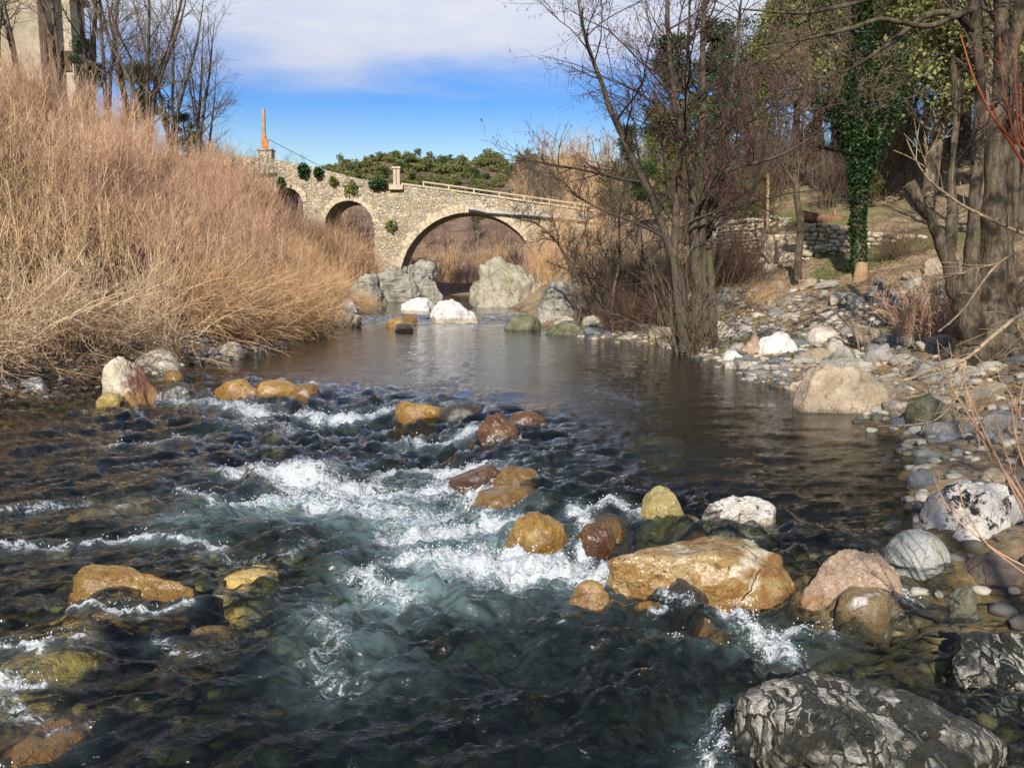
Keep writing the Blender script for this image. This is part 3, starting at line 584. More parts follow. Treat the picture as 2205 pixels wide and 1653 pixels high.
for (x, y, s), z, l_ in zip(bp_, zz, lv_):
    if z > l_ - .06: continue
    W, Fc = shapes_small[rnd.randrange(10)]; a = rnd.uniform(0, 6.28); V = W * [s, s * .75, s * .45]
    V = np.stack([V[:, 0] * math.cos(a) - V[:, 1] * math.sin(a), V[:, 0] * math.sin(a) + V[:, 1] * math.cos(a), V[:, 2]], -1); sb.add(V + [x, y, min(z + s * .1, l_ - s * .5)], Fc, rnd.random())
tb_ = NT('bed_stone'); tn2 = tb_.attr('tone'); cb_ = tb_.mix(tb_.step(tn2, .15, .95), (.05, .04, .02), (.27, .2, .08)); cb_ = tb_.mix(tb_.math('MULTIPLY', tb_.step(tb_.noise(tb_.n('NewGeometry').outputs[0], 30, 3), .5, .7), .6), cb_, (.05, .04, .02))
ob_ = link('river_bed_stones', sb.mesh('river_bed_stones', [tb_.done(tb_.bsdf(cb_, .8, None, .2))])); ob_['kind'] = 'stuff'
so_ = link('shingle', sh.mesh('shingle', [t.done(t.bsdf(c, .75, None, .3))])); so_['kind'] = 'stuff'
# ------------------------------------------------------------------ water
def gp(*pts, z=.06): return [tuple(G(px, py, z)[:2]) for px, py in pts]
FOAM = [  # polyline in photo pixels on the water, half width (m), strength
    (gp((490, 868), (560, 888), (640, 890), (740, 902), (850, 892)), .16, 1.25), (gp((520, 905), (640, 915), (760, 905)), .2, .6),
    (gp((340, 852), (430, 862), (560, 878)), .14, .85), (gp((240, 950), (330, 945), (420, 925)), .1, .7), (gp((880, 948), (960, 950), (1025, 945)), .12, 1.0), (gp((960, 895), (1030, 905)), .08, .7),
    (gp((640, 1010), (700, 1030), (780, 1060), (900, 1060), (1010, 1040)), .3, 1.15), (gp((840, 1012), (920, 1005), (1000, 1030), (1040, 1080)), .17, 1.3),
    (gp((420, 1090), (520, 1080), (640, 1070), (760, 1080), (930, 1100)), .18, .95), (gp((480, 1008), (560, 1018), (610, 1035)), .11, .95), (gp((380, 1040), (440, 1055), (490, 1078)), .06, .8),
    (gp((860, 1150), (940, 1130), (1040, 1120), (1090, 1130)), .14, 1.2), (gp((900, 1190), (1020, 1200), (1150, 1205), (1290, 1225)), .2, 1.2), (gp((1060, 1170), (1180, 1195), (1260, 1200)), .12, 1.2),
    (gp((1240, 1130), (1270, 1165), (1250, 1195)), .06, 1.1), (gp((1230, 1125), (1330, 1130), (1400, 1150)), .05, .9), (gp((770, 1215), (820, 1250), (860, 1275)), .09, .9),
    (gp((690, 1290), (725, 1350), (690, 1400), (740, 1440)), .10, .55), (gp((180, 1145), (260, 1138), (340, 1140), (480, 1148)), .035, 1.0), (gp((-20, 1168), (60, 1160), (150, 1155)), .05, .85),
    (gp((-20, 1090), (90, 1075), (190, 1065)), .05, .7), (gp((240, 1075), (330, 1050)), .05, .6), (gp((-40, 1440), (40, 1440), (90, 1460)), .045, 1.15), (gp((0, 1500), (90, 1530), (130, 1560)), .05, .6), (gp((-30, 1640), (30, 1650)), .05, 1.1),
    (gp((0, 1385), (90, 1400), (150, 1365), (190, 1355)), .022, .9), (gp((150, 1300), (250, 1297), (330, 1300), (410, 1292)), .018, 1.0), (gp((1545, 1290), (1600, 1325), (1660, 1350), (1700, 1375)), .07, 1.0), (gp((1640, 1330), (1710, 1340), (1790, 1352)), .045, 1.0),
    (gp((1440, 1350), (1500, 1370), (1600, 1380)), .03, .7), (gp((1560, 1540), (1540, 1600), (1510, 1660)), .04, .75), (gp((1950, 1290), (1980, 1310)), .03, .8), (gp((1500, 1560), (1560, 1470)), .03, .5),
    (gp((650, 850), (680, 845)), .1, 1.0), (gp((1300, 860), (1380, 890)), .12, .35),
    (gp((840, 695), (930, 690), (1010, 697), (1100, 692), (1160, 686), z=.28), .4, .6), (gp((1060, 680), (1150, 676), z=.35), .4, .55), (gp((770, 688), (840, 686), z=.3), .3, .5), (gp((900, 703), (1040, 706), z=.22), .4, .45),
    (gp((430, 1160), (560, 1180), (700, 1150)), .05, .45), (gp((330, 1340), (440, 1370)), .03, .6)]
AIR = gp((500, 1090), (800, 1090), (1050, 1180), (950, 1260), (800, 1330), (740, 1420), (1000, 1480), (820, 1560))
MOUND = [(*G(px, py, .1)[:2], r, h) for px, py, r, h in [(1130, 1130, .2, .05), (1090, 1070, .28, .05), (1050, 1010, .3, .05), (600, 1000, .3, .07), (690, 1010, .2, .09), (620, 870, .5, .05), (930, 880, .4, .05), (1100, 905, .4, .05), (470, 1100, .3, .05), (1100, 860, .6, .04), (1340, 1100, .2, .04), (100, 1370, .3, .03), (270, 1260, .25, .04), (1800, 1490, .3, .02), (560, 1010, .15, .06), (330, 1000, .4, .03)]]
def water(x, y, full=True):
    lv, d = level(x, y)
    tur = np.exp(-(np.maximum(np.abs(d + .5) - .6, 0) / 1.1) ** 2) * sstep(3.1, 1.2, x) * sstep(27, 20, y) + .8 * np.exp(-((y - 29.5) / 2.6) ** 2)
    tur = np.clip(tur + .35 * sstep(.2, -1.5, d) * sstep(2.2, .2, x), 0, 1)
    fo = np.zeros(x.shape); pil = np.zeros(x.shape)
    for pts, wd, stg in FOAM:
        bx = [p[0] for p in pts]; by = [p[1] for p in pts]; m = (x > min(bx) - 5 * wd) & (x < max(bx) + 4 * wd) & (y > min(by) - 4 * wd) & (y < max(by) + 4 * wd)
        if not m.any(): continue
        xx = x[m] + .35 * wd * fbm(x[m] / wd * .6, y[m] / wd * .6, 0, 2, 3); yy = y[m] + .35 * wd * fbm(x[m] / wd * .6, y[m] / wd * .6, 5, 2, 4)
        q = pdist(xx, yy, pts)[0] / 1.12; fo[m] = np.maximum(fo[m], stg * np.exp(-(q / wd) ** 2))
    for rx, ry, ra, rb in WETROCK:
        m = (np.abs(x - rx) < ra * 2.4 + .1) & (np.abs(y - ry) < rb * 2.6 + .1)
        if not m.any(): continue
        e = np.sqrt(((x[m] - rx) / ra) ** 2 + ((y[m] - ry) / rb) ** 2); dn = sstep(.5, -.6, (y[m] - ry) / rb); brk = np.clip(.5 + 1.2 * fbm(x[m] * 5, y[m] * 5, 0, 2, 33), 0, 1)
        fo[m] = np.maximum(fo[m], (.25 + .5 * dn) * brk * tur[m] * np.exp(-((e - 1.02) * ra / .045) ** 2)); pil[m] += .022 * tur[m] * (1 - dn) * np.exp(-((e - 1.05) / .3) ** 2)
    air = np.exp(-(pdist(x, y, AIR)[0] / .55) ** 2)
    # flow lines run from far right to near left below the ledge
    ca, sa = math.cos(.65), math.sin(.65); u = x * ca + y * sa; v = -x * sa + y * ca
    low = sstep(.2, -.8, d)
    z = lv + pil
    z = z + (.0042 + .040 * low + .008 * (1 - low) * sstep(12, 4, y)) * fbm(u * 1.0 * (low) + x * 2.2 * (1 - low), v * 5.6 * low + y * 5.0 * (1 - low), 0, 3, 61)
    z = z + (.0052 * low + .0022 + .002 * sstep(12, 4, y)) * fbm(u * 7, v * 17, 2, 3, 64)
    rg = 1 - np.abs(fbm(x * 1.7 + .6 * noise(x * 2, y * 2, 0, 5), y * 2.4, 0, 4, 71))
    z = z + tur * (.085 * (rg - .55) + .045 * fbm(x * 4.5, y * 6.5, 1, 4, 73))
    fc = np.clip(fo, 0, 1.2)
    z = z + fc * (.016 + .028 * fbm(x * 9, y * 9, 0, 4, 81) + .012 * fbm(x * 30, y * 30, 0, 2, 83)) 
    for mx, my, r, hh in MOUND: z = z + hh * np.exp(-((x - mx) ** 2 + (y - my) ** 2) / (r * r))
    return z, fo, air, tur, d
wy = [1.0]
while wy[-1] < 82: wy.append(wy[-1] + min(max(.011, wy[-1] ** 2 / 1150), .16))
wy = np.array(wy); wu = np.linspace(-1, 1, 760)
WX = wu[None, :] * (wy[:, None] * .78 + .9); WY = np.repeat(wy[:, None], len(wu), 1)
WZ, FO, AI, TU, LD = water(WX, WY)
GB = ground(WX, WY)
for rx, ry, ra, rb, rz_, rc_ in SUBROCK:
    m_ = (np.abs(WX - rx) < ra) & (np.abs(WY - ry) < rb)
    if m_.any(): GB[m_] = np.maximum(GB[m_], rz_ + rc_ * np.sqrt(np.maximum(1 - ((WX[m_] - rx) / ra) ** 2 - ((WY[m_] - ry) / rb) ** 2, 0)) - 4 * (((WX[m_] - rx) / ra) ** 2 + ((WY[m_] - ry) / rb) ** 2 > 1))
dep = WZ - GB
fs = grid_faces(len(wy), len(wu)); keep = ((WZ - ground(WX, WY)).ravel() > -.25)[fs].any(1); fs = fs[keep]
used = np.unique(fs); remap = np.full(WX.size, -1); remap[used] = np.arange(len(used))
FOW = np.zeros(FO.shape)
for pts, wd, stg in FOAM:
    w2 = wd * 2.2 + .05; bx_ = [p[0] for p in pts]; by_ = [p[1] for p in pts]; mk = (WX > min(bx_) - 3 * w2) & (WX < max(bx_) + 3 * w2) & (WY > min(by_) - 3 * w2) & (WY < max(by_) + 3 * w2)
    if mk.any(): FOW[mk] = np.maximum(FOW[mk], min(stg, .9) * np.exp(-(pdist(WX[mk], WY[mk], pts)[0] / w2) ** 2))
AI = np.clip(.5 * FOW + .46 * AI * sstep(3.0, 4.4, WY), 0, 1)
t = NT('water'); pos = t.n('NewGeometry').outputs[0]
foam = t.attr('foam'); depth = t.attr('depth'); air = t.attr('air'); turb = t.attr('turb')
mp = t.n('Mapping', {0: pos, 2: (0, 0, -.65), 3: (1, 2.6, 1)}).outputs[0]
mp2 = t.n('Mapping', {0: pos, 3: (1, 2.2, 1)}).outputs[0]
b1 = t.noise(mp, 9, 4, .6, .6); b2 = t.noise(mp2, 22, 3, .6, .4)
b3 = t.noise(mp, 48, 3, .6, .3)
bp = t.bump(t.math('ADD', t.math('ADD', b1, t.math('MULTIPLY', b2, .5)), t.math('MULTIPLY', b3, .22)), t.math('MULTIPLY_ADD', turb, .20, .12), .05)
fmp = t.n('Mapping', {0: pos, 2: (0, 0, -.25), 3: (1, 1.7, 1)}).outputs[0]
f1 = t.noise(fmp, 4.5, 4, .6, 2.2); f2 = t.noise(fmp, 15, 4, .65, 1.8); f3 = t.noise(fmp, 60, 4, .75, .6)
rid = lambda f, w_: t.math('SUBTRACT', 1.0, t.math('MULTIPLY', t.math('ABSOLUTE', t.math('SUBTRACT', f, .5)), 1 / w_), clamp=True)
lace = t.math('ADD', t.math('ADD', t.math('MULTIPLY', rid(f1, .13), .42), t.math('MULTIPLY', rid(f2, .12), .36)), t.math('MULTIPLY', t.step(f3, .3, .7), .30))
fmask = t.step(t.math('ADD', lace, t.math('MULTIPLY_ADD', foam, .80, -1.0)), -.10, .52)
fmask = t.math('MULTIPLY', fmask, t.math('MULTIPLY', t.step(foam, .03, .22), .92))
# light crosses the water and is absorbed with depth
dd = t.math('MULTIPLY', depth, -1.0)
ab = t.n('CombineColor', {0: t.math('EXPONENT', t.math('MULTIPLY', dd, 1.9)), 1: t.math('EXPONENT', t.math('MULTIPLY', dd, 1.4)), 2: t.math('EXPONENT', t.math('MULTIPLY', dd, 1.75))}).outputs[0]
tr = t.n('BsdfTransparent', {0: ab})
body = t.n('BsdfDiffuse', {0: t.mix(air, (.010, .015, .014), (.16, .235, .24)), 'Normal': bp})
kd = t.math('MULTIPLY_ADD', air, .66, t.math('MULTIPLY', t.step(depth, 0.15, .85), .42), clamp=True)
kd = t.math('MULTIPLY', kd, t.math('MULTIPLY_ADD', t.step(t.noise(mp, 5.0, 5, .65, .8), .36, .64), 1.1, .4), clamp=True)
low = t.n('MixShader', {0: kd, 1: tr, 2: body})
fr = t.n('Fresnel', {'IOR': 1.333, 'Normal': bp})
gl = t.n('BsdfGlossy', {0: (1, 1, 1), 'Roughness': .035, 'Normal': bp})
sh = t.n('MixShader', {0: fr.outputs[0], 1: low, 2: gl})
fbp = t.bump(t.math('ADD', f1, f2), .8, .03)
fd = t.n('BsdfPrincipled', {'Base Color': (.52, .55, .57), 'Roughness': .5, 'Specular IOR Level': .3, 'Normal': fbp})
sh = t.n('MixShader', {0: fmask, 1: sh, 2: fd})
wm = t.done(sh)
sel = lambda a: a.ravel()[used]
wo = link('river_water', mesh_np('river_water', np.stack([WX, WY, WZ], -1).reshape(-1, 3)[used], [remap[fs]], [wm], True, {'foam': sel(FO), 'depth': np.clip(sel(dep), 0, 2), 'air': sel(AI), 'turb': sel(np.clip(np.maximum(TU, .85 * sstep(.4, -.6, LD)) + .25 * sstep(9, 5, WY), 0, 1))}))
wo['kind'] = 'structure'
# spray drops thrown up by the white water
def drops():
    src = np.argwhere((FO > .6) & (WY < 14)); pick = src[rng.integers(0, len(src), 2600)]
    C = np.stack([WX[pick[:, 0], pick[:, 1]], WY[pick[:, 0], pick[:, 1]], WZ[pick[:, 0], pick[:, 1]]], -1)
    C += rng.normal(0, 1, C.shape) * [.03, .03, 0]; C[:, 2] += np.abs(rng.normal(0, .022, len(C))) + .003
    r = rng.uniform(.0012, .0042, len(C)) * (C[:, 1] / 6 + .4)
    o8 = np.array([[1, 0, 0], [-1, 0, 0], [0, 1, 0], [0, -1, 0], [0, 0, 1], [0, 0, -1]])
    f8 = np.array([[0, 2, 4], [2, 1, 4], [1, 3, 4], [3, 0, 4], [2, 0, 5], [1, 2, 5], [3, 1, 5], [0, 3, 5]])
    V = (C[:, None] + r[:, None, None] * o8 * [1, 1, 1.3]).reshape(-1, 3); Fa = (np.arange(len(C))[:, None, None] * 6 + f8).reshape(-1, 3)
    t = NT('spray'); m = t.done(t.bsdf((.85, .88, .9), .15, None, .6))
    o = link('water_spray', mesh_np('water_spray', V, [Fa], [m])); o['kind'] = 'stuff'
drops()
# ------------------------------------------------------------------ the bridge
YB, DEP = 60.0, 4.2
def bx(px, py=500): return float(P(px, py, YB)[0])
def bz(py): return float(P(1102, py, YB)[2])
PX = 60.4 / F                                            # metres per photo pixel at the bridge
ARCH = [(bx(1011), bz(612), 150 * PX), (bx(752), bz(485), 51.5 * PX), (bx(620), bz(439), 34 * PX)]
TOPX = np.array([bx(p) for p in (380, 540, 598, 643, 694, 770, 847, 863, 1000, 1290, 1420)]); TOPZ = np.array([bz(p) for p in (334, 337, 342, 353, 363, 384, 396, 397, 415, 457, 478)])
def btop(x): return np.interp(x, TOPX, TOPZ)
t = NT('rubble_masonry'); pos = t.n('NewGeometry').outputs[0]
wob = t.n('VectorMath', {0: pos, 1: t.n('VectorMath', {0: t.n('TexNoise', {'Vector': pos, 'Scale': 2.2, 'Detail': 3.0}).outputs[1], 1: (.35, .35, .35)}, operation='MULTIPLY').outputs[0]}, operation='ADD').outputs[0]
mpp = t.n('Mapping', {0: wob, 3: (1, 1, 1.35)}).outputs[0]
vo = t.n('TexVoronoi', {'Vector': mpp, 'Scale': 4.7, 'Randomness': 1.0}); ve = t.n('TexVoronoi', {'Vector': mpp, 'Scale': 4.7, 'Randomness': 1.0}, feature='DISTANCE_TO_EDGE').outputs[0]
rv = t.n('SeparateColor', {0: vo.outputs[1]})
c = t.mix(rv.outputs[0], (.45, .385, .28), (.58, .51, .39)); c = t.mix(t.step(rv.outputs[1], .7, .95), c, (.44, .31, .17)); c = t.mix(t.step(rv.outputs[2], .8, .95), c, (.30, .28, .24))
c = t.mix(t.math('MULTIPLY', t.step(t.noise(pos, .35, 4, .6), .5, .68), .6), c, (.36, .28, .18)); c = t.mix(t.math('MULTIPLY', t.step(t.noise(pos, 6, 4, .7), .52, .72), .6), c, (.17, .13, .09))
gap = t.step(ve, .13, .015); c = t.mix(t.math('MULTIPLY', gap, t.step(t.noise(pos, 1.3, 2), .35, .6)), c, (.27, .225, .16))
hh = t.math('ADD', t.step(ve, .0, .16), t.math('MULTIPLY', t.noise(pos, 5, 4, .65), .8))
MAS = t.done(t.bsdf(c, .9, t.bump(hh, .9, .06), .15))
def plain(name, col, col2, rough=.85, sc=3, bump=.4):
    t = NT(name); pos = t.n('NewGeometry').outputs[0]; nn = t.noise(pos, sc, 5, .65)
    return t.done(t.bsdf(t.mix(t.step(nn, .35, .65), col, col2), rough, t.bump(nn, bump, .02), .2))
CONC = plain('pale_concrete', (.50, .43, .32), (.4, .33, .24)); RAILM = plain('cream_painted_rail', (.52, .43, .31), (.42, .34, .24), .7)
STON = plain('arch_stone', (.56, .48, .345), (.38, .31, .21), .9, 3.2, 1.0); STEEL = plain('grey_steel', (.42, .41, .39), (.3, .29, .28), .5); DARKW = plain('dark_timber', (.07, .045, .03), (.11, .07, .045))
br = thing('stone_bridge', 'old rubble stone bridge with one wide arch and two small ones over the river', 'bridge', (ARCH[0][0], YB, .4))
BL = np.array(br.location)
xs = np.arange(bx(380), bx(1420), .16); ed = []
for ax, az, R in ARCH: xs = np.concatenate([xs, ax + R * np.cos(np.linspace(.02, PI - .02, 44))]); ed += [ax - R, ax + R]
xs = np.unique(np.concatenate([xs, np.array(ed) - 1e-3, np.array(ed) + 1e-3])); 
def bbot(x):
    b = np.minimum(np.where(x < bx(700), 3.5, -.4), btop(x) - .6)
    for ax, az, R in ARCH:
        m = np.abs(x - ax) < R; b = np.where(m, az + np.sqrt(np.maximum(R * R - (x - ax) ** 2, 0)), b)
    return b
bt, tp = bbot(xs), btop(xs); NZ = 40; fr_ = np.linspace(0, 1, NZ)
Zc = bt[:, None] + (tp - bt)[:, None] * fr_; Xc = np.repeat(xs[:, None], NZ, 1)
rel = .05 * fbm(Xc * 1.6, 0 * Xc, Zc * 1.6, 3, 91) + .03 * fbm(Xc * 4, 0 * Xc, Zc * 4, 2, 92)
front = np.stack([Xc, YB + rel, Zc], -1).reshape(-1, 3); back = front + [0, DEP, 0]
NV = len(front); fgf = grid_faces(len(xs), NZ); i = np.arange(len(xs)) * NZ
so1 = np.stack([i[:-1], i[1:], i[1:] + NV, i[:-1] + NV], -1); to1 = np.stack([i[:-1], i[:-1] + NV, i[1:] + NV, i[1:]], -1); to1 = to1 + (NZ - 1)
jump = np.array([[i[k], i[k + 1], i[k + 1] + NV, i[k] + NV] for k in range(len(xs) - 1)])
link('spandrel_wall', mesh_np('spandrel_wall', np.concatenate([front, back]) - BL, [fgf, fgf[:, ::-1] + NV, so1, to1], [MAS], False), br)
for ax, az, R in ARCH:                                    # the ring of cut stones round each arch
    m = MB(); th0 = -.12 if R > 3 else .1; nb = int(R * PI / .34); an = np.linspace(th0, PI - th0, nb + 1)
    for a0, a1 in zip(an[:-1], an[1:]):
        tk = rnd.uniform(.36, .72) if R > 3 else rnd.uniform(.26, .42); g_ = .012 / R; pr = rnd.uniform(.03, .09)
        q = [(R - .03, a0 + g_), (R - .03, a1 - g_), (R + tk, a1 - g_), (R + tk, a0 + g_)]
        v = [[ax + r * math.cos(a), YB + yy, az + r * math.sin(a)] for yy in (-pr, .5) for r, a in q]
        v = np.array(v) + rng.normal(0, .012, (8, 3))
        m.add(v - BL, [[0, 1, 2, 3], [7, 6, 5, 4], [0, 4, 5, 1], [1, 5, 6, 2], [2, 6, 7, 3], [3, 7, 4, 0]], rnd.random())
    t_ = link('arch_ring', m.mesh('arch_ring', [STON], False), br)
m = MB(); x0, x1 = bx(866), bx(1400); n_ = 36
for k in range(n_):                                       # coping of the open parapet
    a, b = x0 + (x1 - x0) * k / n_, x0 + (x1 - x0) * (k + 1) / n_; za, zb = btop(a), btop(b)
    m.box(((a + b) / 2, YB + .15, (za + zb) / 2 + .05), (b - a - .02, .5, .13), ry=-math.atan2(zb - za, b - a) * -1)
for i_, v in enumerate(m.V): m.V[i_] = v - BL
link('coping', m.mesh('coping', [CONC], False), br)
def bpart(name, fn, mat):
    m = MB(); fn(m)
    for i_, v in enumerate(m.V): m.V[i_] = v - BL
    return link(name, m.mesh(name, [mat], False), br)
sl = math.atan2(btop(bx(1290)) - btop(bx(866)), bx(1290) - bx(866))
for p in (913, 967, 1021, 1075, 1129, 1183, 1237, 1291):
    x = bx(p); bpart('rail_post', lambda m: m.box((x, YB + .1, btop(x) + .26), (.1, .1, .34)), RAILM)
def rail(m):
    a, b = bx(911), bx(1293); za, zb = btop(a) + .4, btop(b) + .4
    m.tubes([[(a, YB + .1, za), ((a + b) / 2, YB + .1, (za + zb) / 2), (b, YB + .1, zb)]], [[.06] * 3], 6)
bpart('hand_rail', rail, RAILM)
xp = bx(856)
def pil(m):
    zb = btop(xp) - .3
    m.box((xp - .12, YB + .02, zb + .75), (.2, .4, 1.25)); m.box((xp + .14, YB + .02, zb + .75), (.22, .42, 1.25)); m.box((xp, YB + .3, zb + .72), (.46, .2, 1.18)); m.box((xp, YB + .05, zb + 1.45), (.62, .62, .14)); m.box((xp - .02, YB + .05, zb + .06), (1.0, .7, .34))
bpart('parapet_pillar', pil, CONC)
def pipe(m):
    pp = [P(a, b, YB - .32) for a, b in ((1008, 449), (1030, 452), (1050, 457), (1120, 461), (1200, 468), (1285, 477), (1330, 482))]
    m.tubes([pp], [[.1] * len(pp)], 8)
    for q in pp[2:]: m.box(q + [0, .17, 0], (.08, .34, .08))
bpart('water_pipe', pipe, STEEL)
bpart('timber_ledge', lambda m: m.box(((bx(540) + bx(600)) / 2, YB - .12, (bz(374) + bz(378)) / 2), (bx(600) - bx(538), .3, .14), ry=.06), DARKW)
# pole, small pier and cable at the bridge head
pr_ = thing('stone_pier', 'small stone pier at the left bridge head under a wooden pole', 'pier', (bx(571), YB + 1, bz(342)))
m = MB(); m.box((0, 0, .3), (1.0, .9, .75), jit=.02); m.box((0, 0, .74), (1.12, 1.0, .12)); link('pier_body', m.mesh('pier_body', [MAS], False), pr_)
po = thing('wooden_pole', 'weathered wooden pole with an orange wrap rising over the left bridge head', 'pole', (bx(568), YB + 1, bz(342) + .8))
m = MB(); h = bz(232) - bz(320); m.tubes([[(0, 0, 0), (0, 0, h * .5), (.03, 0, h)]], [[.15, .14, .12]], 8); link('pole_shaft', m.mesh('pole_shaft', [plain('weathered_wood', (.42, .29, .15), (.3, .2, .1))]), po)
m = MB(); hb_ = bz(296) - bz(320); m.tubes([[(.02, 0, -.1), (.05, -.02, hb_ * .3), (.06, -.02, hb_ * .8), (.02, 0, hb_ * 1.25)]], [[.15, .26, .25, .12]], 9)
v = m.V[0]; v += rng.normal(0, .035, v.shape); link('orange_wrap', m.mesh('orange_wrap', [plain('orange_cloth', (.62, .25, .09), (.45, .17, .06))], False), po)
m = MB(); A_, B_ = P(572, 297, YB + 1), P(900, 440, YB + 40); tt = np.linspace(0, 1, 14)[:, None]; A_ = P(578, 300, YB + 1); B_ = P(704, 352, YB + 1) 
pp = A_ + (B_ - A_) * tt * 2.2; pp[:, 2] += -.9 * (tt[:, 0] * (1 - tt[:, 0])) * 1.2 + .25 * tt[:, 0]; pp[:, 1] += 26 * tt[:, 0]; pp[:, 0] *= 1 
cb = link('overhead_cable', None); COL.objects.unlink(cb); bpy.data.objects.remove(cb)
m.tubes([pp], [[.022] * 14], 4); cb = link('overhead_cable', m.mesh('overhead_cable', [DARKW])); tag(cb, 'thin dark overhead cable sloping down from the wooden pole towards the hill', 'cable')
# the tall building behind the trees at the upper left
wx0, wx1 = P(-120, 80, 46)[0], P(98, 80, 46)[0]
tb = thing('tall_building', 'tall beige rendered building behind bare trees at the upper left', 'building', ((wx0 + wx1) / 2, 46, 9))
RENDM = plain('beige_render', (.36, .31, .235), (.25, .21, .15), .95, 1.6, .8); RENDL = plain('pale_render', (.48, .42, .33), (.36, .31, .23), .95, 1.6, .8)
m = MB(); ww = wx1 - wx0; m.box((0, 1.5, 6), (ww, 3, 16)); link('front_wall', m.mesh('front_wall', [RENDM], False), tb)
m = MB(); rx1 = P(150, 80, 47)[0] - P(98, 80, 46)[0]; m.box((ww / 2 + rx1 / 2, 2.0, 5.6), (rx1, 1.6, 15)); link('side_wing', m.mesh('side_wing', [RENDL], False), tb)
m = MB(); m.box((ww / 2 + rx1 / 2 + .1, 2.0, P(120, 8, 46)[2] - 9 + .9), (rx1 + .3, 2.0, .35)); m.box((ww / 2 - .1, -.06, 5), (.35, .12, 14)); link('cornice', m.mesh('cornice', [DARKW], False), tb)
m = MB(); zt = P(130, 120, 46)[2] - 9
for k in range(2): m.box((ww / 2 + rx1 / 2 + .05, 1.17, zt - k * 3.1), (.55, .1, 1.1))
link('window', m.mesh('window', [DARKW], False), tb)
# ------------------------------------------------------------------ terrace wall, steps, log, post on the right bank
def wall_stones(name, A, B, ha, hb, label, seed, dep=.4):
    r = random.Random(seed); A, B = np.array(A), np.array(B); L = np.linalg.norm((B - A)[:2]); m = MB(); ang = math.atan2(B[1] - A[1], B[0] - A[0])
    z = 0
    while z < max(ha, hb):
        ch = r.uniform(.1, .17); x = r.uniform(-.1, 0)
        while x < L:
            wd = r.uniform(.14, .4); tt = x / L; top = ha + (hb - ha) * tt
            if z + ch * .5 < top:
                W, Fc = shapes_small[r.randrange(6)]; V = W * [wd * .56, dep * .6, ch * .62]
                V[:, 0] += x + wd / 2; V[:, 2] += z + ch / 2 + r.uniform(-.02, .02); V[:, 1] += r.uniform(-.05, .05) + z * .14
                X = A[0] + V[:, 0] * math.cos(ang) - V[:, 1] * math.sin(ang); Y = A[1] + V[:, 0] * math.sin(ang) + V[:, 1] * math.cos(ang); Z = A[2] + (B[2] - A[2]) * np.clip(V[:, 0] / L, 0, 1) + V[:, 2]
                m.add(np.stack([X, Y, Z], -1), Fc, r.random())
            x += wd * .97
        z += ch * .93
    o = link(name, m.mesh(name, [DRY])); return tag(o, label, 'wall')
t = NT('dry_stone'); tn = t.attr('tone'); pos = t.n('NewGeometry').outputs[0]; c = t.mix(tn, (.26, .22, .15), (.52, .46, .35)); nn = t.noise(pos, 8, 4, .65)
c = t.mix(t.math('MULTIPLY', t.step(nn, .5, .7), .7), c, (.11, .1, .06)); DRY = t.done(t.bsdf(c, .9, t.bump(nn, .6, .03), .15))
wall_stones('dry_stone_wall', P(1722, 560, 25.5), P(1985, 585, 23.5), 1.15, .95, 'dry stone terrace wall behind the ivy tree, right of the stone steps', 3)
wall_stones('dry_stone_wall', P(1640, 500, 31), P(1700, 498, 30.5), .6, .5, 'short pale piece of dry stone wall at the top of the steps', 4)
wall_stones('dry_stone_wall', P(1510, 592, 25), P(1632, 578, 26), 1.5, 1.6, 'shaded stone wall under bushes left of the stone steps', 6)
st = thing('stone_steps', 'broad pale stone steps climbing the bank left of the terrace wall', 'steps', P(1690, 570, 25))
SL = np.array(st.location)
m = MB()
for k, (a, b, py, D) in enumerate([(1645, 1722, 566, 25.2), (1650, 1725, 548, 25.9), (1648, 1722, 532, 26.6), (1645, 1716, 518, 27.3), (1650, 1712, 506, 28.0)]):
    q0, q1 = P(a, py, D), P(b, py, D); m.box((q0 + q1) / 2 + [0, .45, -.3] - SL, (q1[0] - q0[0], 1.1, .6), jit=.05, rz=.04 * (k % 3 - 1))
link('treads', m.mesh('treads', [plain('step_stone', (.50, .43, .31), (.36, .3, .2), .9, 3, .8)], False), st)
WOODD = bark_mat('dead_wood', (.17, .09, .05), (.26, .15, .085), (.1, .06, .04)); CUT = plain('cut_wood', (.36, .25, .14), (.26, .17, .09), .85, 9)
m = MB(); q = [P(1722, 464, 29), P(1760, 470, 29), P(1830, 478, 28.8), P(1870, 482, 28.6)]; m.tubes([q], [[.2, .19, .16, .12]], 8)
tag(link('fallen_log', m.mesh('fallen_log', [WOODD])), 'reddish brown fallen log lying across the terrace above the stone wall', 'log')
def post(px, base, top, D, r, mat, label, name='wooden_post'):
    m = MB(); a, b = P(px, base, D), P(px + 1, top, D); m.tubes([[a - [0, 0, .3], (a + b) / 2, b]], [[r, r, r * .9]], 8); return tag(link(name, m.mesh(name, [mat])), label, 'post')
post(1653, 480, 372, 30, .055, plain('grey_post_wood', (.34, .25, .14), (.24, .17, .09)), 'thin upright wooden post at the top of the stone steps')
post(1797, 486, 450, 29.5, .05, plain('stick_wood', (.3, .2, .12), (.2, .13, .08)), 'short stick standing by the fallen log')
m = MB(); q = P(1683, 488, 30); m.box(q + [0, 0, .12], (.3, .28, .42), jit=.015); tag(link('stone_marker', m.mesh('stone_marker', [CONC], False)), 'square whitish stone marker standing at the top of the steps', 'marker')
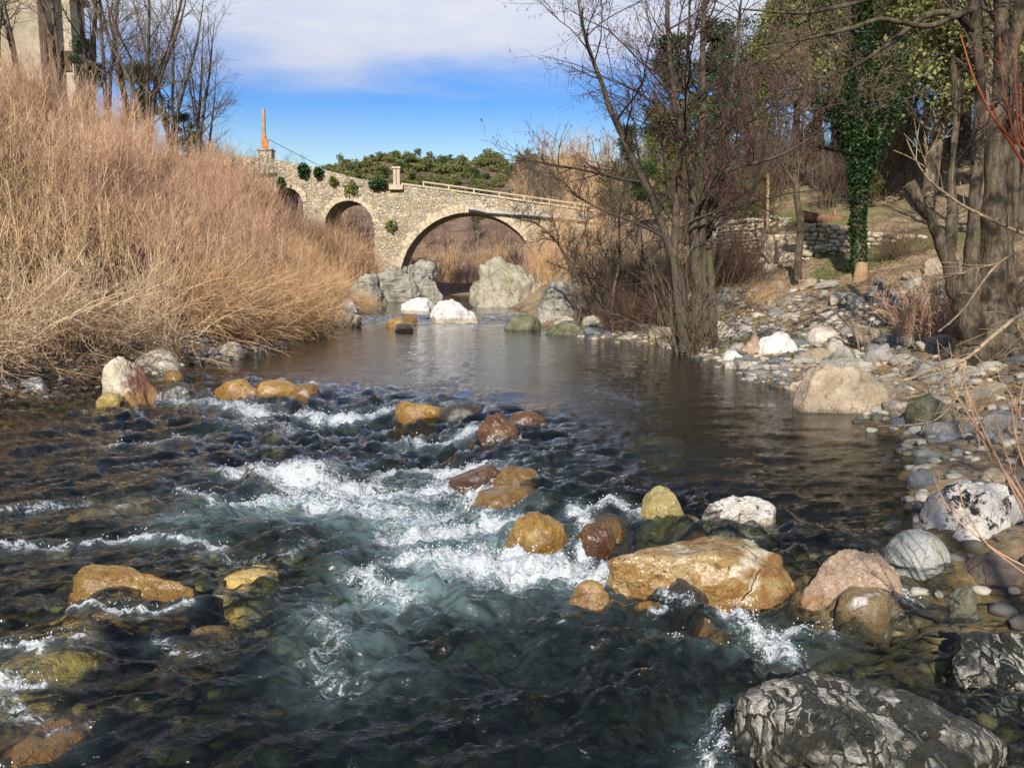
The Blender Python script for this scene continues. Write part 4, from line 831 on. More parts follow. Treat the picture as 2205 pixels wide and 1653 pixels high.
# ------------------------------------------------------------------ vegetation tools
def unit(v): return v / (np.linalg.norm(v, axis=-1, keepdims=True) + 1e-9)
def grow(start, d, length, K, wander=.1, up=0.0, r=None):
    r = r or rng; N = len(start); Pt = np.zeros((N, K, 3)); Pt[:, 0] = start; d = unit(np.array(d, float)); L = np.broadcast_to(np.asarray(length, float), (N,))
    for k in range(1, K):
        d = unit(d + wander * r.normal(size=(N, 3)) + np.array([0, 0, 1.]) * (up if np.isscalar(up) else np.asarray(up)[:, None]))
        Pt[:, k] = Pt[:, k - 1] + d * (L / (K - 1))[:, None]
    return Pt
def sample(Pt, R, M, t0=.2, t1=1.0, wt=None):
    N, K, _ = Pt.shape; i = rng.choice(N, M, p=wt); t_ = rng.uniform(t0, t1, M) * (K - 1); k = np.minimum(t_.astype(int), K - 2); f = (t_ - k)[:, None]
    a, b = Pt[i, k], Pt[i, k + 1]; pos = a + (b - a) * f; tan = unit(b - a); rad = R[i, k] + (R[i, k + 1] - R[i, k]) * f[:, 0]
    return pos, tan, rad, t_ / (K - 1), i
def side_dirs(tan, ang, up=0.0):
    p = rng.normal(size=tan.shape); p = unit(p - (p * tan).sum(1, keepdims=True) * tan); a = np.broadcast_to(np.asarray(ang), (len(tan),))[:, None]
    return unit(tan * np.cos(a) + p * np.sin(a) + np.array([0, 0, up]))
def taper(r0, r1, K): 
    r0 = np.atleast_1d(r0); tt = np.linspace(0, 1, K); return r0[:, None] * (1 - tt) + np.atleast_1d(r1)[:, None] * tt
def resample(pts, rad, K):
    pts = np.array(pts, float); s = np.concatenate([[0], np.cumsum(np.linalg.norm(np.diff(pts, axis=0), axis=1))]); q = np.linspace(0, s[-1], K)
    # a rounded run through the given points
    out = np.stack([np.interp(q, s, pts[:, j]) for j in range(3)], -1); o2 = out.copy(); o2[1:-1] = (out[:-2] + 2 * out[1:-1] + out[2:]) / 4
    o2[1:-1] += rng.normal(0, 1, o2[1:-1].shape) * (np.interp(q, s, rad)[1:-1, None] * .12)
    return o2, np.interp(q, s, rad)
# materials for twigs
STRAW = tone_mat('straw_twig', (.42, .26, .125), (.90, .67, .42), c3=(.24, .135, .07))
ROSE = tone_mat('rose_twig', (.42, .23, .13), (.86, .60, .41), c3=(.25, .13, .08))
TANT = tone_mat('tan_twig', (.44, .25, .11), (.88, .63, .36), c3=(.26, .14, .07))
PALE = tone_mat('pale_twig', (.5, .34, .19), (.92, .73, .51), c3=(.3, .18, .1))
DUSK = tone_mat('dusky_twig', (.12, .075, .05), (.19, .12, .085))
ALDT = tone_mat('alder_twig', (.045, .034, .028), (.085, .062, .05))
GREYT = tone_mat('grey_brown_twig', (.13, .098, .068), (.23, .175, .12))
MAUVE = tone_mat('mauve_twig', (.22, .125, .105), (.34, .21, .165))
CATK = tone_mat('catkin', (.15, .055, .052), (.27, .115, .095), .7)
BARK = bark_mat('grey_bark', (.075, .06, .043), (.14, .115, .085), (.042, .034, .024), 9)
BARKP = bark_mat('pale_bark', (.15, .12, .085), (.25, .205, .15), (.07, .055, .04), 9)
BARKO = bark_mat('old_bark', (.045, .035, .024), (.145, .115, .08), (.02, .016, .011), 11)
BARKA = bark_mat('alder_bark', (.055, .045, .034), (.125, .10, .075), (.03, .024, .018), 11, moss=(.085, .085, .035))
LEAFO = tone_mat('olive_leaf', (.12, .135, .035), (.38, .38, .14), .5, .3, c3=(.07, .08, .025), trans=.25)
LEAFD = tone_mat('dark_green_leaf', (.022, .05, .014), (.06, .11, .03), .35, .4, c3=(.012, .03, .008), trans=.15)
LEAFI = tone_mat('ivy_leaf', (.010, .03, .008), (.032, .075, .017), .42, .25, c3=(.01, .028, .008), trans=.12)
LEAFH = tone_mat('hill_scrub_leaf', (.11, .125, .035), (.25, .25, .09), .6, .2, c3=(.05, .06, .02), trans=.15)
LEAFY = tone_mat('yellow_green_leaf', (.13, .15, .03), (.24, .25, .07), .5, .25, c3=(.08, .1, .02), trans=.25)
CONIF = tone_mat('conifer_needle', (.03, .055, .03), (.07, .10, .045), .55, .25, c3=(.02, .035, .018))
DRYL = tone_mat('dry_leaf', (.25, .14, .06), (.4, .25, .12), .7, .2, trans=.2)
# ------------------------------------------------------------------ willow bushes on the left bank
def bush(name, stems, H, spread, lean, wander, up, nside, ntw, r0, mat, base=.25, sidelen=.5, dry=0):
    m = MB(); th = rng.uniform(0, 2 * PI, stems); tilt = np.abs(rng.normal(0, spread, stems))
    d = np.stack([np.cos(th) * np.sin(tilt), np.sin(th) * np.sin(tilt), np.cos(tilt)], -1) + np.array(lean)
    st0 = np.stack([rng.normal(0, base, stems), rng.normal(0, base, stems), np.full(stems, -.25)], -1); L = H * rng.uniform(.6, 1.12, stems)
    A = grow(st0, d, L, 8, wander, up); R = taper(r0 * rng.uniform(.5, 1.3, stems), .0042, 8); m.tubes(A, R, 4)
    p, tn, rr, tt, i = sample(A, R, nside, .2, .97); B = grow(p, side_dirs(tn, rng.uniform(.3, .8, nside), .15), sidelen * H * rng.uniform(.4, 1, nside) * (1.1 - .6 * tt), 5, wander * 1.2, up); RB = taper(np.minimum(rr * .7, r0 * .5), .0036, 5); m.tubes(B, RB, 3)
    p, tn, rr, tt, i = sample(B, RB, ntw, .15, 1); C = grow(p, side_dirs(tn, rng.uniform(.3, .9, ntw), .2), .2 * H * rng.uniform(.4, 1.2, ntw), 4, wander * 1.3, up); m.tubes(C, taper(np.minimum(rr * .7, .005), .0028, 4), 3)
    if dry: m.leaves(C[rng.integers(0, ntw, dry), 2], .035)
    return m.mesh(name, [mat])
BUSH = [bush('willow_bush', 46, 2.5, .33, (0, 0, .3), .10, .03, 230, 330, .014, STRAW), bush('willow_bush', 42, 2.2, .42, (.1, -.05, .2), .11, .03, 220, 330, .013, STRAW),
        bush('willow_bush', 46, 2.8, .30, (.05, 0, .4), .09, .04, 230, 330, .014, STRAW)]
ARCHB = [bush('willow_bush', 34, 3.0, .55, (.75, -.45, .15), .12, -.07, 200, 300, .016, PALE, .35, .5, 90), bush('willow_bush', 30, 3.4, .5, (.6, -.7, .1), .13, -.06, 190, 280, .017, PALE, .35, .45, 90)]
LOWB = [bush('willow_bush', 46, 1.6, .75, (.35, -.3, .1), .15, -.02, 280, 560, .010, TANT, .4, .6, 260)]
def put_bush(lst, x, y, sc_, mat, label, group, cat='bush', dz=0, rz=None, first={}, name='willow_bush'):
    o = link(name, lst[rnd.randrange(len(lst))], None, (x, y, gz(x, y) + dz)); o.rotation_euler = (0, 0, rnd.uniform(0, 6.28) if rz is None else rz); o.scale = (sc_,) * 3
    o.material_slots[0].link = 'OBJECT'; o.material_slots[0].material = mat
    return tag(o, label, cat, group)
def lbank(y, e): return np.interp(y, YL, XL) - e
def mat_at(y, e):
    f = noise(np.array([y * .3]), np.array([e * .4]), 0, 2)[0] * .5
    if y < 17 + f * 3: return PALE if (e < 2.2 and f < .1) else STRAW
    if y < 27 + f * 3: return ROSE if e > 1.6 else TANT
    return TANT if e < 3 else ROSE
NM = {id(STRAW): 'straw coloured', id(PALE): 'pale buff', id(ROSE): 'pinkish', id(TANT): 'orange tan'}
def wl_label(mt, y, e):
    w_ = 'over the left waterline' if e < 1.2 else ('low on the left bank' if e < 3.2 else 'high on the left bank')
    d_ = 'nearest the camera' if y < 15 else ('mid thicket' if y < 26 else 'towards the stone bridge')
    return f'{NM[id(mt)]} leafless bush {w_}, {d_}'
for row, (e, stp) in enumerate([(.35, 1.15), (1.3, 1.2), (2.4, 1.3), (3.6, 1.4), (4.9, 1.55), (6.3, 1.8), (8.0, 2.1)]):
    y = 10.6 + .3 * row
    while y < 50:
        ee = e + rnd.uniform(-.35, .35) + ((1.2 if y < 14 else .75) if y < 21 and e < 1 else 0) + (.9 if 23 < y < 33 and e < 1 else 0); yy = y + rnd.uniform(-.4, .4); x = lbank(yy, ee); mt = mat_at(yy, ee); lb = wl_label(mt, yy, ee)
        if yy > 34 and e > 5.5 or (yy > 42 and e > 3.3): y += stp; continue
        if e < 1: lst, s_, rz = ARCHB if yy < 24 else LOWB, rnd.uniform(.55, .8), rnd.uniform(-.6, .35)
        elif e < 2: lst, s_, rz = (ARCHB + BUSH[:2]) if yy < 26 else BUSH + LOWB, rnd.uniform(.6, .85), rnd.uniform(-.5, .5)
        else: lst, s_, rz = BUSH, rnd.uniform(.7, 1.0) * (1.1 if e > 4.5 and yy < 21 else 1), None
        if yy > 30: s_ *= .8
        if yy > 40: s_ *= .8
        put_bush(lst, x, yy, s_, mt, lb, lb.replace('bush', 'bushes'), rz=rz)
        if e < 1 and yy > 20:
            m2_ = mt if yy > 16 else STRAW; lb = wl_label(m2_, yy, ee); put_bush(LOWB, x - .2, yy + .4, rnd.uniform(.5, .8), m2_, lb, lb.replace('bush', 'bushes'), rz=rnd.uniform(-.5, .5))
        y += stp * (1 + .022 * max(0, yy - 18))
# ------------------------------------------------------------------ trees
def tree(name, label, stems, K=22, bark=BARK, twig=ALDT, n1=60, l1=(1.2, 3.0), a1=(.7, 1.2), n2=400, n3=1600, up1=.02, catk=0, t1=.25, group=None, l2=.42, l3=.3, min_r=.0035, sides=9, cat='tree', root=None, flare=0, twig_up=.02, dens_top=1.0, knots=0):
    loc = np.array(stems[0][0][0]) if root is None else np.array(root)
    T = thing(name, label, cat, loc, group); m = MB(); Ps, Rs = [], []
    for pts, rad in stems:
        q, r_ = resample(pts, rad, K)
        if flare: r_ = r_ * (1 + flare * np.exp(-np.maximum(q[:, 2] - loc[2], 0) / .35))
        m.tubes(q - loc, r_, sides, .5); Ps.append(q - loc); Rs.append(r_)
    V = np.concatenate(m.V); rr_ = fbm(V[:, 0] * 6, V[:, 1] * 6, V[:, 2] * 2.2, 3, 7)[:, None]
    ctr = np.zeros_like(V); V2 = V + unit(rng.normal(size=V.shape)) * .0 + np.stack([rr_[:, 0], np.roll(rr_[:, 0], 5), 0 * rr_[:, 0]], -1) * .018
    m.V = [V2]
    link('trunk', m.mesh('trunk', [bark]), T)
    A = np.stack(Ps); RA = np.stack(Rs); Ls = np.linalg.norm(A[:, -1] - A[:, 0], axis=1); wt_ = Ls / Ls.sum()
    m = MB(); p, tn, rr, tt, i = sample(A, RA, n1, t1, .98, wt_); L = rng.uniform(*l1, n1) * (1.15 - .55 * tt) * Ls[i] / Ls.max()
    B = grow(p, side_dirs(tn, rng.uniform(*a1, n1), .08), L, 9, .12, up1); RB = taper(np.minimum(rr * .42, .036 * L / l1[1] + .005), min_r, 9); m.tubes(B, RB, 5)
    wl_ = L / L.sum()
    p, tn, rr, tt, i = sample(B, RB, n2, .15, .98, wl_); L2 = l2 * L[i] * rng.uniform(.4, 1.1, n2) * (1.2 - .6 * tt) + .12
    C = grow(p, side_dirs(tn, rng.uniform(.5, 1.0, n2), .05), L2, 6, .14, twig_up); RC = taper(np.minimum(rr * .65, .012), min_r * .8, 6); m.tubes(C, RC, 4)
    p, tn, rr, tt, i = sample(C, RC, n3, .15, 1.0, L2 / L2.sum()); L3 = l3 * L2[i] * rng.uniform(.4, 1.2, n3) + .1
    D_ = grow(p, side_dirs(tn, rng.uniform(.4, 1.0, n3), .05), L3, 4, .16, twig_up); m.tubes(D_, taper(np.minimum(rr * .7, min_r * 1.3), min_r * .65, 4), 3)
    link('branches', m.mesh('branches', [twig]), T)
    if catk:
        m = MB(); i = rng.integers(0, n3, catk); k = rng.integers(1, 4, catk); s0 = D_[i, k]; d = unit(np.stack([rng.normal(0, .25, catk), rng.normal(0, .25, catk), -np.ones(catk)], -1)); L = rng.uniform(.035, .085, catk)
        Q = s0[:, None] + d[:, None] * (L[:, None] * np.array([0, .5, 1]))[:, :, None]; r = rng.uniform(.004, .0075, catk) * (.6 + .4 * (loc[1] > 14)); m.tubes(Q, r[:, None] * np.array([.6, 1.1, .5]), 4)
        link('catkins', m.mesh('catkins', [CATK]), T)['kind'] = 'stuff'
    return T, (A, B, C, D_), loc
def pp(D, *pts, dz=0): return [P(px, py, D + (dd if dd else 0)) for px, py, dd in [(q + (0,))[:3] for q in pts]]
# the alder on the right bank
D0 = 17.0; Z0 = -.2
ald = [(pp(D0, (1492, 765), (1466, 600), (1440, 520, -.2), (1415, 461, -.3), (1387, 392, -.5), (1350, 316, -.7), (1318, 250, -.8), (1296, 174, -.9), (1263, 98, -1), (1246, 20, -1.1), (1230, -90, -1.2)), [.13, .11, .085, .075, .07, .062, .055, .045, .035, .025, .01]),
       (pp(D0, (1498, 765), (1500, 600, .2), (1492, 440, .3), (1488, 348, .3), (1457, 236, .3), (1445, 163, .3), (1439, 73, .3), (1436, -20, .3), (1430, -200, .3)), [.17, .13, .1, .09, .075, .062, .052, .042, .012]),
       (pp(D0, (1512, 765), (1515, 600, .3), (1503, 417, .4), (1510, 327, .4), (1517, 218, .5), (1510, 127, .5), (1519, 0, .5), (1522, -230, .5)), [.17, .12, .1, .085, .075, .06, .05, .012]),
       (pp(D0, (1505, 745, .2), (1510, 520, .3), (1521, 407, .2), (1550, 367, 0), (1608, 356, -.3), (1681, 338, -.6), (1740, 300, -.8)), [.12, .085, .07, .06, .045, .03, .012]),
       (pp(D0, (1530, 760, .4), (1535, 640, .5), (1522, 520, .6), (1540, 380, .8), (1570, 230, 1), (1590, 90, 1.1), (1600, -60, 1.2)), [.13, .1, .075, .06, .045, .035, .012]),
       (pp(D0, (1478, 755, -.1), (1450, 560, -.2), (1460, 400, 0), (1475, 250, .2), (1482, 100, .3), (1487, -80, .4)), [.12, .085, .06, .05, .035, .012])]
TA = tree('alder_tree', 'large leafless alder with several stems and dark red catkins at the right waterline', ald, bark=BARKA, n1=112, l1=(1.6, 5.2), a1=(.75, 1.3), up1=0, n2=820, n3=4600, catk=6000, t1=.25, l2=.36, l3=.42, flare=.7, min_r=.0036)
# low shoots, sprouts and roots at its foot
m = MB(); s0 = np.stack([rng.normal(0, .28, 60), rng.normal(0, .28, 60), np.full(60, -.1)], -1); Q = grow(s0, np.stack([rng.normal(0, .5, 60), rng.normal(0, .4, 60), np.ones(60)], -1), rng.uniform(.7, 2.6, 60), 7, .09, .02); m.tubes(Q, taper(rng.uniform(.006, .016, 60), .004, 7), 4)
p, tn, rr, tt, i = sample(Q, taper(np.full(60, .01), .004, 7), 360, .3, 1); m.tubes(grow(p, side_dirs(tn, rng.uniform(.4, .9, 360)), rng.uniform(.2, .7, 360), 4, .12, 0), taper(np.full(360, .005), .003, 4), 3)
link('basal_shoots', m.mesh('basal_shoots', [GREYT]), TA[0])
m = MB()
for k in range(16):
    a = rnd.uniform(PI, 2 * PI) if k < 11 else rnd.uniform(0, 2 * PI); L = rnd.uniform(.35, .9); q = np.array([[math.cos(a) * .1, math.sin(a) * .08, .35], [math.cos(a) * .3, math.sin(a) * .25, .05], [math.cos(a) * L * .8, math.sin(a) * L * .6, -.12], [math.cos(a) * L, math.sin(a) * L * .8, -.4]]); m.tubes([q], [[.07, .06, .045, .03]], 6)
link('roots', m.mesh('roots', [BARKA]), TA[0])
# the big old tree on the right
D1 = 11.2
big = [(pp(D1, (2118, 815), (2125, 690), (2128, 590), (2133, 500), (2141, 333), (2150, 240, .1), (2154, 200, .1), (2157, 0, .2), (2160, -260, .3)), [.36, .27, .18, .135, .12, .105, .09, .08, .05]),
       (pp(D1, (2090, 800, -.1), (2088, 640, -.15), (2098, 480, -.1), (2105, 302, -.1), (2111, 181, -.1), (2102, 76, -.1), (2094, -20, -.1), (2086, -200, -.1)), [.2, .14, .075, .065, .062, .055, .05, .03]),
       (pp(D1, (2140, 700, .1), (2148, 480, .15), (2160, 250, .2), (2182, 91, .3), (2204, 0, .35), (2240, -160, .4)), [.22, .10, .09, .10, .095, .08]),
       (pp(D1, (2100, 740, -.2), (2062, 610, -.2), (2030, 530, -.2), (2002, 469, -.2), (1976, 425, -.2), (1956, 395, -.2)), [.18, .11, .085, .075, .08, .085]),
       (pp(D1, (2040, 560, -.2), (2052, 470, -.1), (2048, 380, 0), (2060, 250, .1), (2052, 120, .2)), [.08, .07, .05, .04, .02]),
       (pp(D1, (2160, 760, .2), (2170, 560, .35), (2162, 420, .4), (2172, 360, .4), (2168, 250, .5), (2190, 120, .6)), [.2, .1, .07, .065, .05, .03]),
       (pp(D1, (2098, 62, -.1), (2054, 24, -.15), (1993, 33, -.2), (1948, 70, -.3), (1902, 106, -.4), (1830, 150, -.6), (1740, 175, -.8)), [.05, .042, .04, .036, .028, .018, .008]),
       (pp(D1, (2096, 20, -.1), (2000, 60, -.4), (1900, 40, -.7), (1800, 70, -.9), (1690, 95, -1.1), (1620, 105, -1.2)), [.05, .035, .03, .022, .015, .006]),
       (pp(D1, (2090, -60, -.1), (1960, -40, -.5), (1840, 10, -.8), (1720, 30, -1), (1600, 20, -1.2)), [.05, .04, .03, .02, .008])]
TB = tree('old_tree', 'thick old leafless tree with a broken side stub on the right bank', big, bark=BARKO, n1=46, l1=(1.0, 2.4), a1=(.5, 1.1), n2=270, n3=1200, catk=700, t1=.45, l2=.45, flare=.25, sides=14, K=26, root=P(2118, 800, D1), min_r=.0038)
m = MB()
for k in range(20):
    a = rnd.uniform(PI * .95, PI * 2.05); L = rnd.uniform(.6, 1.5); q = np.array([[math.cos(a) * .3, math.sin(a) * .25, .5], [math.cos(a) * .5, math.sin(a) * .45, .12], [math.cos(a) * L * .8, math.sin(a) * L * .75, -.12], [math.cos(a + .2) * L, math.sin(a + .2) * L, -.4]]); m.tubes([resample(q, [.13, .09, .06, .03], 8)[0]], [np.linspace(.13, .03, 8)], 7)
link('roots', m.mesh('roots', [BARKO]), TB[0])
# slender tree before the terrace
sl_ = [(pp(22, (1718, 602), (1722, 520), (1727, 480), (1716, 440), (1712, 380), (1718, 320), (1730, 265), (1735, 180), (1728, 60)), [.11, .1, .095, .085, .075, .065, .05, .035, .012]),
       (pp(22, (1720, 318), (1745, 312), (1770, 318), (1800, 326), (1835, 330)), [.05, .045, .04, .03, .012]), (pp(22, (1713, 400), (1690, 360), (1668, 330), (1660, 250), (1668, 160)), [.05, .04, .035, .025, .01]), (pp(22, (1728, 290), (1760, 250), (1765, 170), (1790, 80)), [.045, .035, .025, .01])]
tree('slender_tree', 'slender leafless tree with a bent trunk standing before the stone steps', sl_, bark=BARK, twig=GREYT, n1=38, l1=(.9, 2.3), n2=260, n3=1100, catk=400, t1=.3, min_r=.005)
# the ivy-clad tree
iv = [(pp(21, (1846, 640), (1848, 560), (1846, 480), (1850, 380), (1858, 280), (1850, 180), (1862, 60), (1858, -60)), [.2, .17, .15, .14, .13, .12, .1, .06]), (pp(21, (1850, 400), (1870, 330), (1905, 270), (1920, 200), (1930, 100)), [.09, .08, .07, .06, .03]), (pp(21, (1850, 330), (1820, 270), (1790, 220), (1770, 200)), [.08, .07, .05, .03])]
TI = tree('ivy_clad_tree', 'tree wrapped in glossy dark green ivy on the right bank', iv, bark=BARK, twig=GREYT, n1=40, l1=(.8, 2.2), n2=260, n3=1200, min_r=.005, t1=.5)
m = MB(); A = TI[1][0]; n_ = 13000; Rr = np.ones((3, 22)); p, tn, rr, tt, i = sample(A, Rr, n_, .0, .97, np.array([.62, .2, .18])); hgt = p[:, 2]
rad = .2 + .13 * np.clip(fbm(p[:, 0] * .4, p[:, 1] * .4, hgt * .75, 3, 15) + .45, 0, 1.4) + .09 * sstep(2.0, 3.6, hgt)
dd_ = unit(rng.normal(size=(n_, 3)) * [1, 1, .35]); C = p + dd_ * (rad * rng.uniform(.55, 1.08, n_))[:, None]; m.leaves(C, .085, asp=.8)
link('ivy', m.mesh('ivy', [LEAFI], False), TI[0])
m = MB(); q = [P(1850, 640, 20.4), P(1852, 600, 20.4), P(1856, 568, 20.5)]; m.tubes([q], [[.19, .175, .15]], 10); m.add(np.array([q[-1] + [.15 * math.cos(a) , .15 * math.sin(a), .02] for a in np.arange(10) * PI / 5]), [[0, 1, 2, 3], [0, 3, 4, 5], [0, 5, 6, 7], [0, 7, 8, 9]])
tag(link('tree_stump', m.mesh('tree_stump', [CUT])), 'pale barkless stump leaning at the foot of the ivy clad tree', 'stump')
# saplings between the big grey rock and the alder
tree('sapling', 'dark leafless sapling growing beside the tall grey rock', [(pp(24, (1240, 690), (1238, 620), (1225, 560), (1195, 515), (1160, 480), (1110, 470)), [.065, .055, .045, .035, .022, .008]), (pp(24, (1232, 585), (1240, 530), (1262, 490), (1270, 430)), [.035, .03, .02, .008]), (pp(24, (1248, 692), (1255, 620), (1252, 560), (1275, 500)), [.03, .025, .02, .008])], n1=34, l1=(.7, 1.6), n2=260, n3=1200, t1=.35, min_r=.0055, K=14, catk=250)
tree('sapling', 'thin leafless sapling in the shade between grey rock and alder', [(pp(21, (1320, 720), (1318, 640), (1335, 560), (1330, 470), (1350, 380)), [.05, .045, .035, .025, .008]), (pp(21, (1325, 720), (1290, 640), (1262, 590), (1250, 540)), [.035, .03, .02, .008]), (pp(21, (1335, 722), (1370, 640), (1385, 570), (1380, 480)), [.04, .03, .025, .008])], n1=50, l1=(.7, 1.7), n2=420, n3=2000, t1=.2, min_r=.005, K=14)
# dense dark scrub right of the bridge and under the alder
SCR = bush('bramble_bush', 70, 1.7, .6, (0, 0, .1), .16, -.02, 420, 1200, .008, DUSK, .4, .6, 300)
for k, (px, py, D, s_, mt, lb) in enumerate([(1340, 700, 21.5, .8, DUSK, 'dark twiggy scrub at the waterline left of the alder'), (1395, 715, 20.5, .8, DUSK, 'dark twiggy scrub close to the alder foot'), (1300, 650, 26, 1.0, GREYT, 'grey brown scrub behind the saplings'), (1400, 640, 24, 1.1, DUSK, 'dark scrub on the slope left of the alder'), (1440, 600, 26, 1.2, GREYT, 'grey scrub behind the alder stems'),
        (1350, 600, 29, 1.3, GREYT, 'grey brown scrub below the bridge end'), (1560, 590, 24.5, 1.1, DUSK, 'dark bramble bush right behind the alder'), (1590, 575, 24.5, 1.0, DUSK, 'dark bramble bush left of the stone steps'), (1580, 540, 26.5, 1.2, DUSK, 'higher bramble bush above the shaded stone wall'),
        (1990, 680, 13.2, .62, ROSE, 'reddish bramble bush left of the old tree'), (2030, 640, 13.6, .6, ROSE, 'reddish bramble bush behind the old tree stub'), (2190, 700, 13, .7, DUSK, 'dark bramble bush right of the old tree'), (1660, 625, 20.5, .4, TANT, 'small tuft of dry stems by the stone row'), (1930, 580, 21.5, .6, DUSK, 'dark ivy grown bush right of the ivy clad tree')]):
    q = P(px, py, D); o = link('bramble_bush', SCR, None, (q[0], D, gz(q[0], D))); o.rotation_euler = (0, 0, rnd.uniform(0, 6)); o.scale = (s_,) * 3; o.material_slots[0].link = 'OBJECT'; o.material_slots[0].material = mt; tag(o, lb, 'bush')
for k, (px, py, D, s_, mt, lb) in enumerate([(1180, 630, 38, .8, TANT, 'orange tan bush on the lichen grown bedrock'), (1240, 600, 36, 1.0, TANT, 'orange tan bush behind the tall grey rock'), (1215, 560, 44, 1.3, TANT, 'tall tan bush before the right end of the bridge'), (1290, 560, 44, 1.4, TANT, 'tall tan bush hiding the bridge end'), (1150, 590, 46, .9, ROSE, 'pinkish bush at the right foot of the arch'), (1330, 540, 40, 1.5, GREYT, 'grey brown tall bush right of the bridge end'), (1300, 610, 32, 1.0, TANT, 'tan bush beside the saplings')]):
    q = P(px, py, D); put_bush(BUSH, q[0], D, s_, mt, lb, None)
# leafy trees: trunk, limbs and a crown of leaves in clumps
def leafy(name, H, W, n, leaf, size, bark, clumps=46, z0=.25, cone=False, twigs=True, droop=0):
    m = MB(); tr_ = grow(np.array([[0, 0, -.4]]), [[.03, .02, 1]], [H * .95], 9, .05, .05); rt = taper(np.array([.02 * H + .03]), .02, 9); m.tubes(tr_, rt, 8, .5)
    p, tn, rr, tt, i = sample(tr_, rt, 26, .25, .95); L = W * rng.uniform(.5, 1, 26) * ((1.15 - tt) if cone else 1 - .3 * tt); B = grow(p, side_dirs(tn, rng.uniform(.7, 1.2, 26), .0 if cone else .15), L, 6, .12, .03); RB = taper(np.minimum(rr * .5, .07), .008, 6); m.tubes(B, RB, 5)
    tm = m.mesh('trunk', [bark])
    p, tn, rr, tt, i = sample(B, RB, clumps, .35, 1.0); cc = p + rng.normal(0, W * .10, p.shape); cs = W * rng.uniform(.10, .24, clumps)
    w_ = cs ** 2; k = rng.choice(clumps, n, p=w_ / w_.sum()); q = rng.normal(size=(n, 3)); q = unit(q) * (rng.random((n, 1)) ** .45); C = cc[k] + q * cs[k][:, None] * [1.15, 1.15, .8]
    ctone = rng.random(clumps); m = MB(); m.leaves(C, size, np.clip(ctone[k] * .7 + rng.random(n) * .45 - .08, 0, 1), flat=.3)
    if twigs:
        p, tn, rr, tt, i = sample(B, RB, 320, .2, 1); m2 = MB(); m2.tubes(grow(p, side_dirs(tn, rng.uniform(.5, 1, 320), .1), W * .3 * rng.uniform(.4, 1, 320), 4, .15, .02), taper(np.full(320, .01), .004, 4), 3)
        tm2 = m2.mesh('twigs', [bark])
    return tm, m.mesh('crown', [leaf], False), (tm2 if twigs else None)
def put_tree(v, px, D, py_base, s_, label, name='tree', group=None, z=None, rz=None, leafm=None):
    x = P(px, 500, D)[0]; zz_ = gz(x, D) if z is None else z
    T = thing(name, label, 'tree', (x, D, zz_), group); T.rotation_euler = (0, 0, rnd.uniform(0, 6.28) if rz is None else rz); T.scale = (s_,) * 3
    for nm, me in zip(('trunk', 'crown', 'twigs'), v):
        if me is not None:
            o = link(nm, me, T)
            if nm == 'crown' and leafm: o.material_slots[0].link = 'OBJECT'; o.material_slots[0].material = leafm
    return T
OLV = [leafy('t', 10, 4.2, 15000, LEAFO, .17, BARKP, 80), leafy('t', 10, 3.8, 15000, LEAFO, .17, BARKP, 70)]
EVG = [leafy('t', 9, 3.4, 10000, LEAFD, .16, BARK, 50), leafy('t', 9, 3.0, 9000, LEAFD, .16, BARK, 44)]
CON = [leafy('t', 10, 2.6, 9000, CONIF, .2, BARK, 60, cone=True)]
for px, D, s_, v, lf, lb in [
        (1990, 27, 1.15, OLV[0], None, 'olive leaved tree filling the sky between ivy tree and old tree'), (2120, 25, 1.2, OLV[1], None, 'olive leaved tree behind the old tree'), (2215, 28, 1.35, OLV[0], None, 'olive leaved tree at the right edge'), (1880, 33, 1.3, OLV[1], None, 'tall olive leaved tree behind the ivy clad tree'),
        (2060, 36, 1.6, OLV[0], LEAFY, 'tall yellowish green tree far behind the old tree'), (1790, 38, 1.25, OLV[0], None, 'sunlit olive tree above the fallen log'), (1930, 42, 1.7, EVG[0], LEAFO, 'tall olive tree above the grassy bank'), (2180, 42, 1.9, EVG[1], None, 'tall dark evergreen in the top right corner'),
        (1700, 44, 1.15, OLV[1], LEAFY, 'yellowish green tree left of the slender tree'), (1620, 43, 1.05, EVG[1], LEAFY, 'bushy green tree right of the alder'), (1560, 40, .8, EVG[0], None, 'dark green tree just behind the alder'), (1480, 44, .75, EVG[1], LEAFY, 'light green tree behind the alder stems'),
        (1415, 40, .62, EVG[0], LEAFY, 'green bushy tree right of the bridge end'), (1440, 52, 1.25, CON[0], None, 'pointed conifer behind the alder'), (1345, 48, .62, CON[0], None, 'smaller conifer at the right bridge end'), (1530, 56, 1.35, CON[0], None, 'conifer right behind the alder crown'), (1600, 58, 1.3, EVG[0], None, 'dark evergreen high on the right slope'),
        (1370, 36, .42, EVG[1], None, 'low dark evergreen bush at the end of the bridge'), (1750, 52, 1.5, EVG[1], LEAFO, 'olive tree on the upper right slope'), (1320, 41, .36, EVG[0], LEAFY, 'low green shrub under the bridge end'), (1850, 55, 1.8, OLV[0], None, 'pale olive tree on the ridge behind the ivy clad tree'),
        (330, 44, .62, EVG[0], LEAFD, 'dark evergreen behind the leafless trees at upper left'), (420, 41, .42, EVG[1], LEAFD, 'small dark evergreen bush on the left ridge'), (215, 40, .5, EVG[1], LEAFD, 'dark evergreen beside the tall building'), (500, 43, .3, EVG[0], LEAFH, 'low evergreen shrub at the end of the left ridge')]:
    put_tree(v, px, D, 0, s_, lb, 'evergreen_tree' if v in EVG else ('conifer_tree' if v in CON else 'olive_leaved_tree'), leafm=lf)
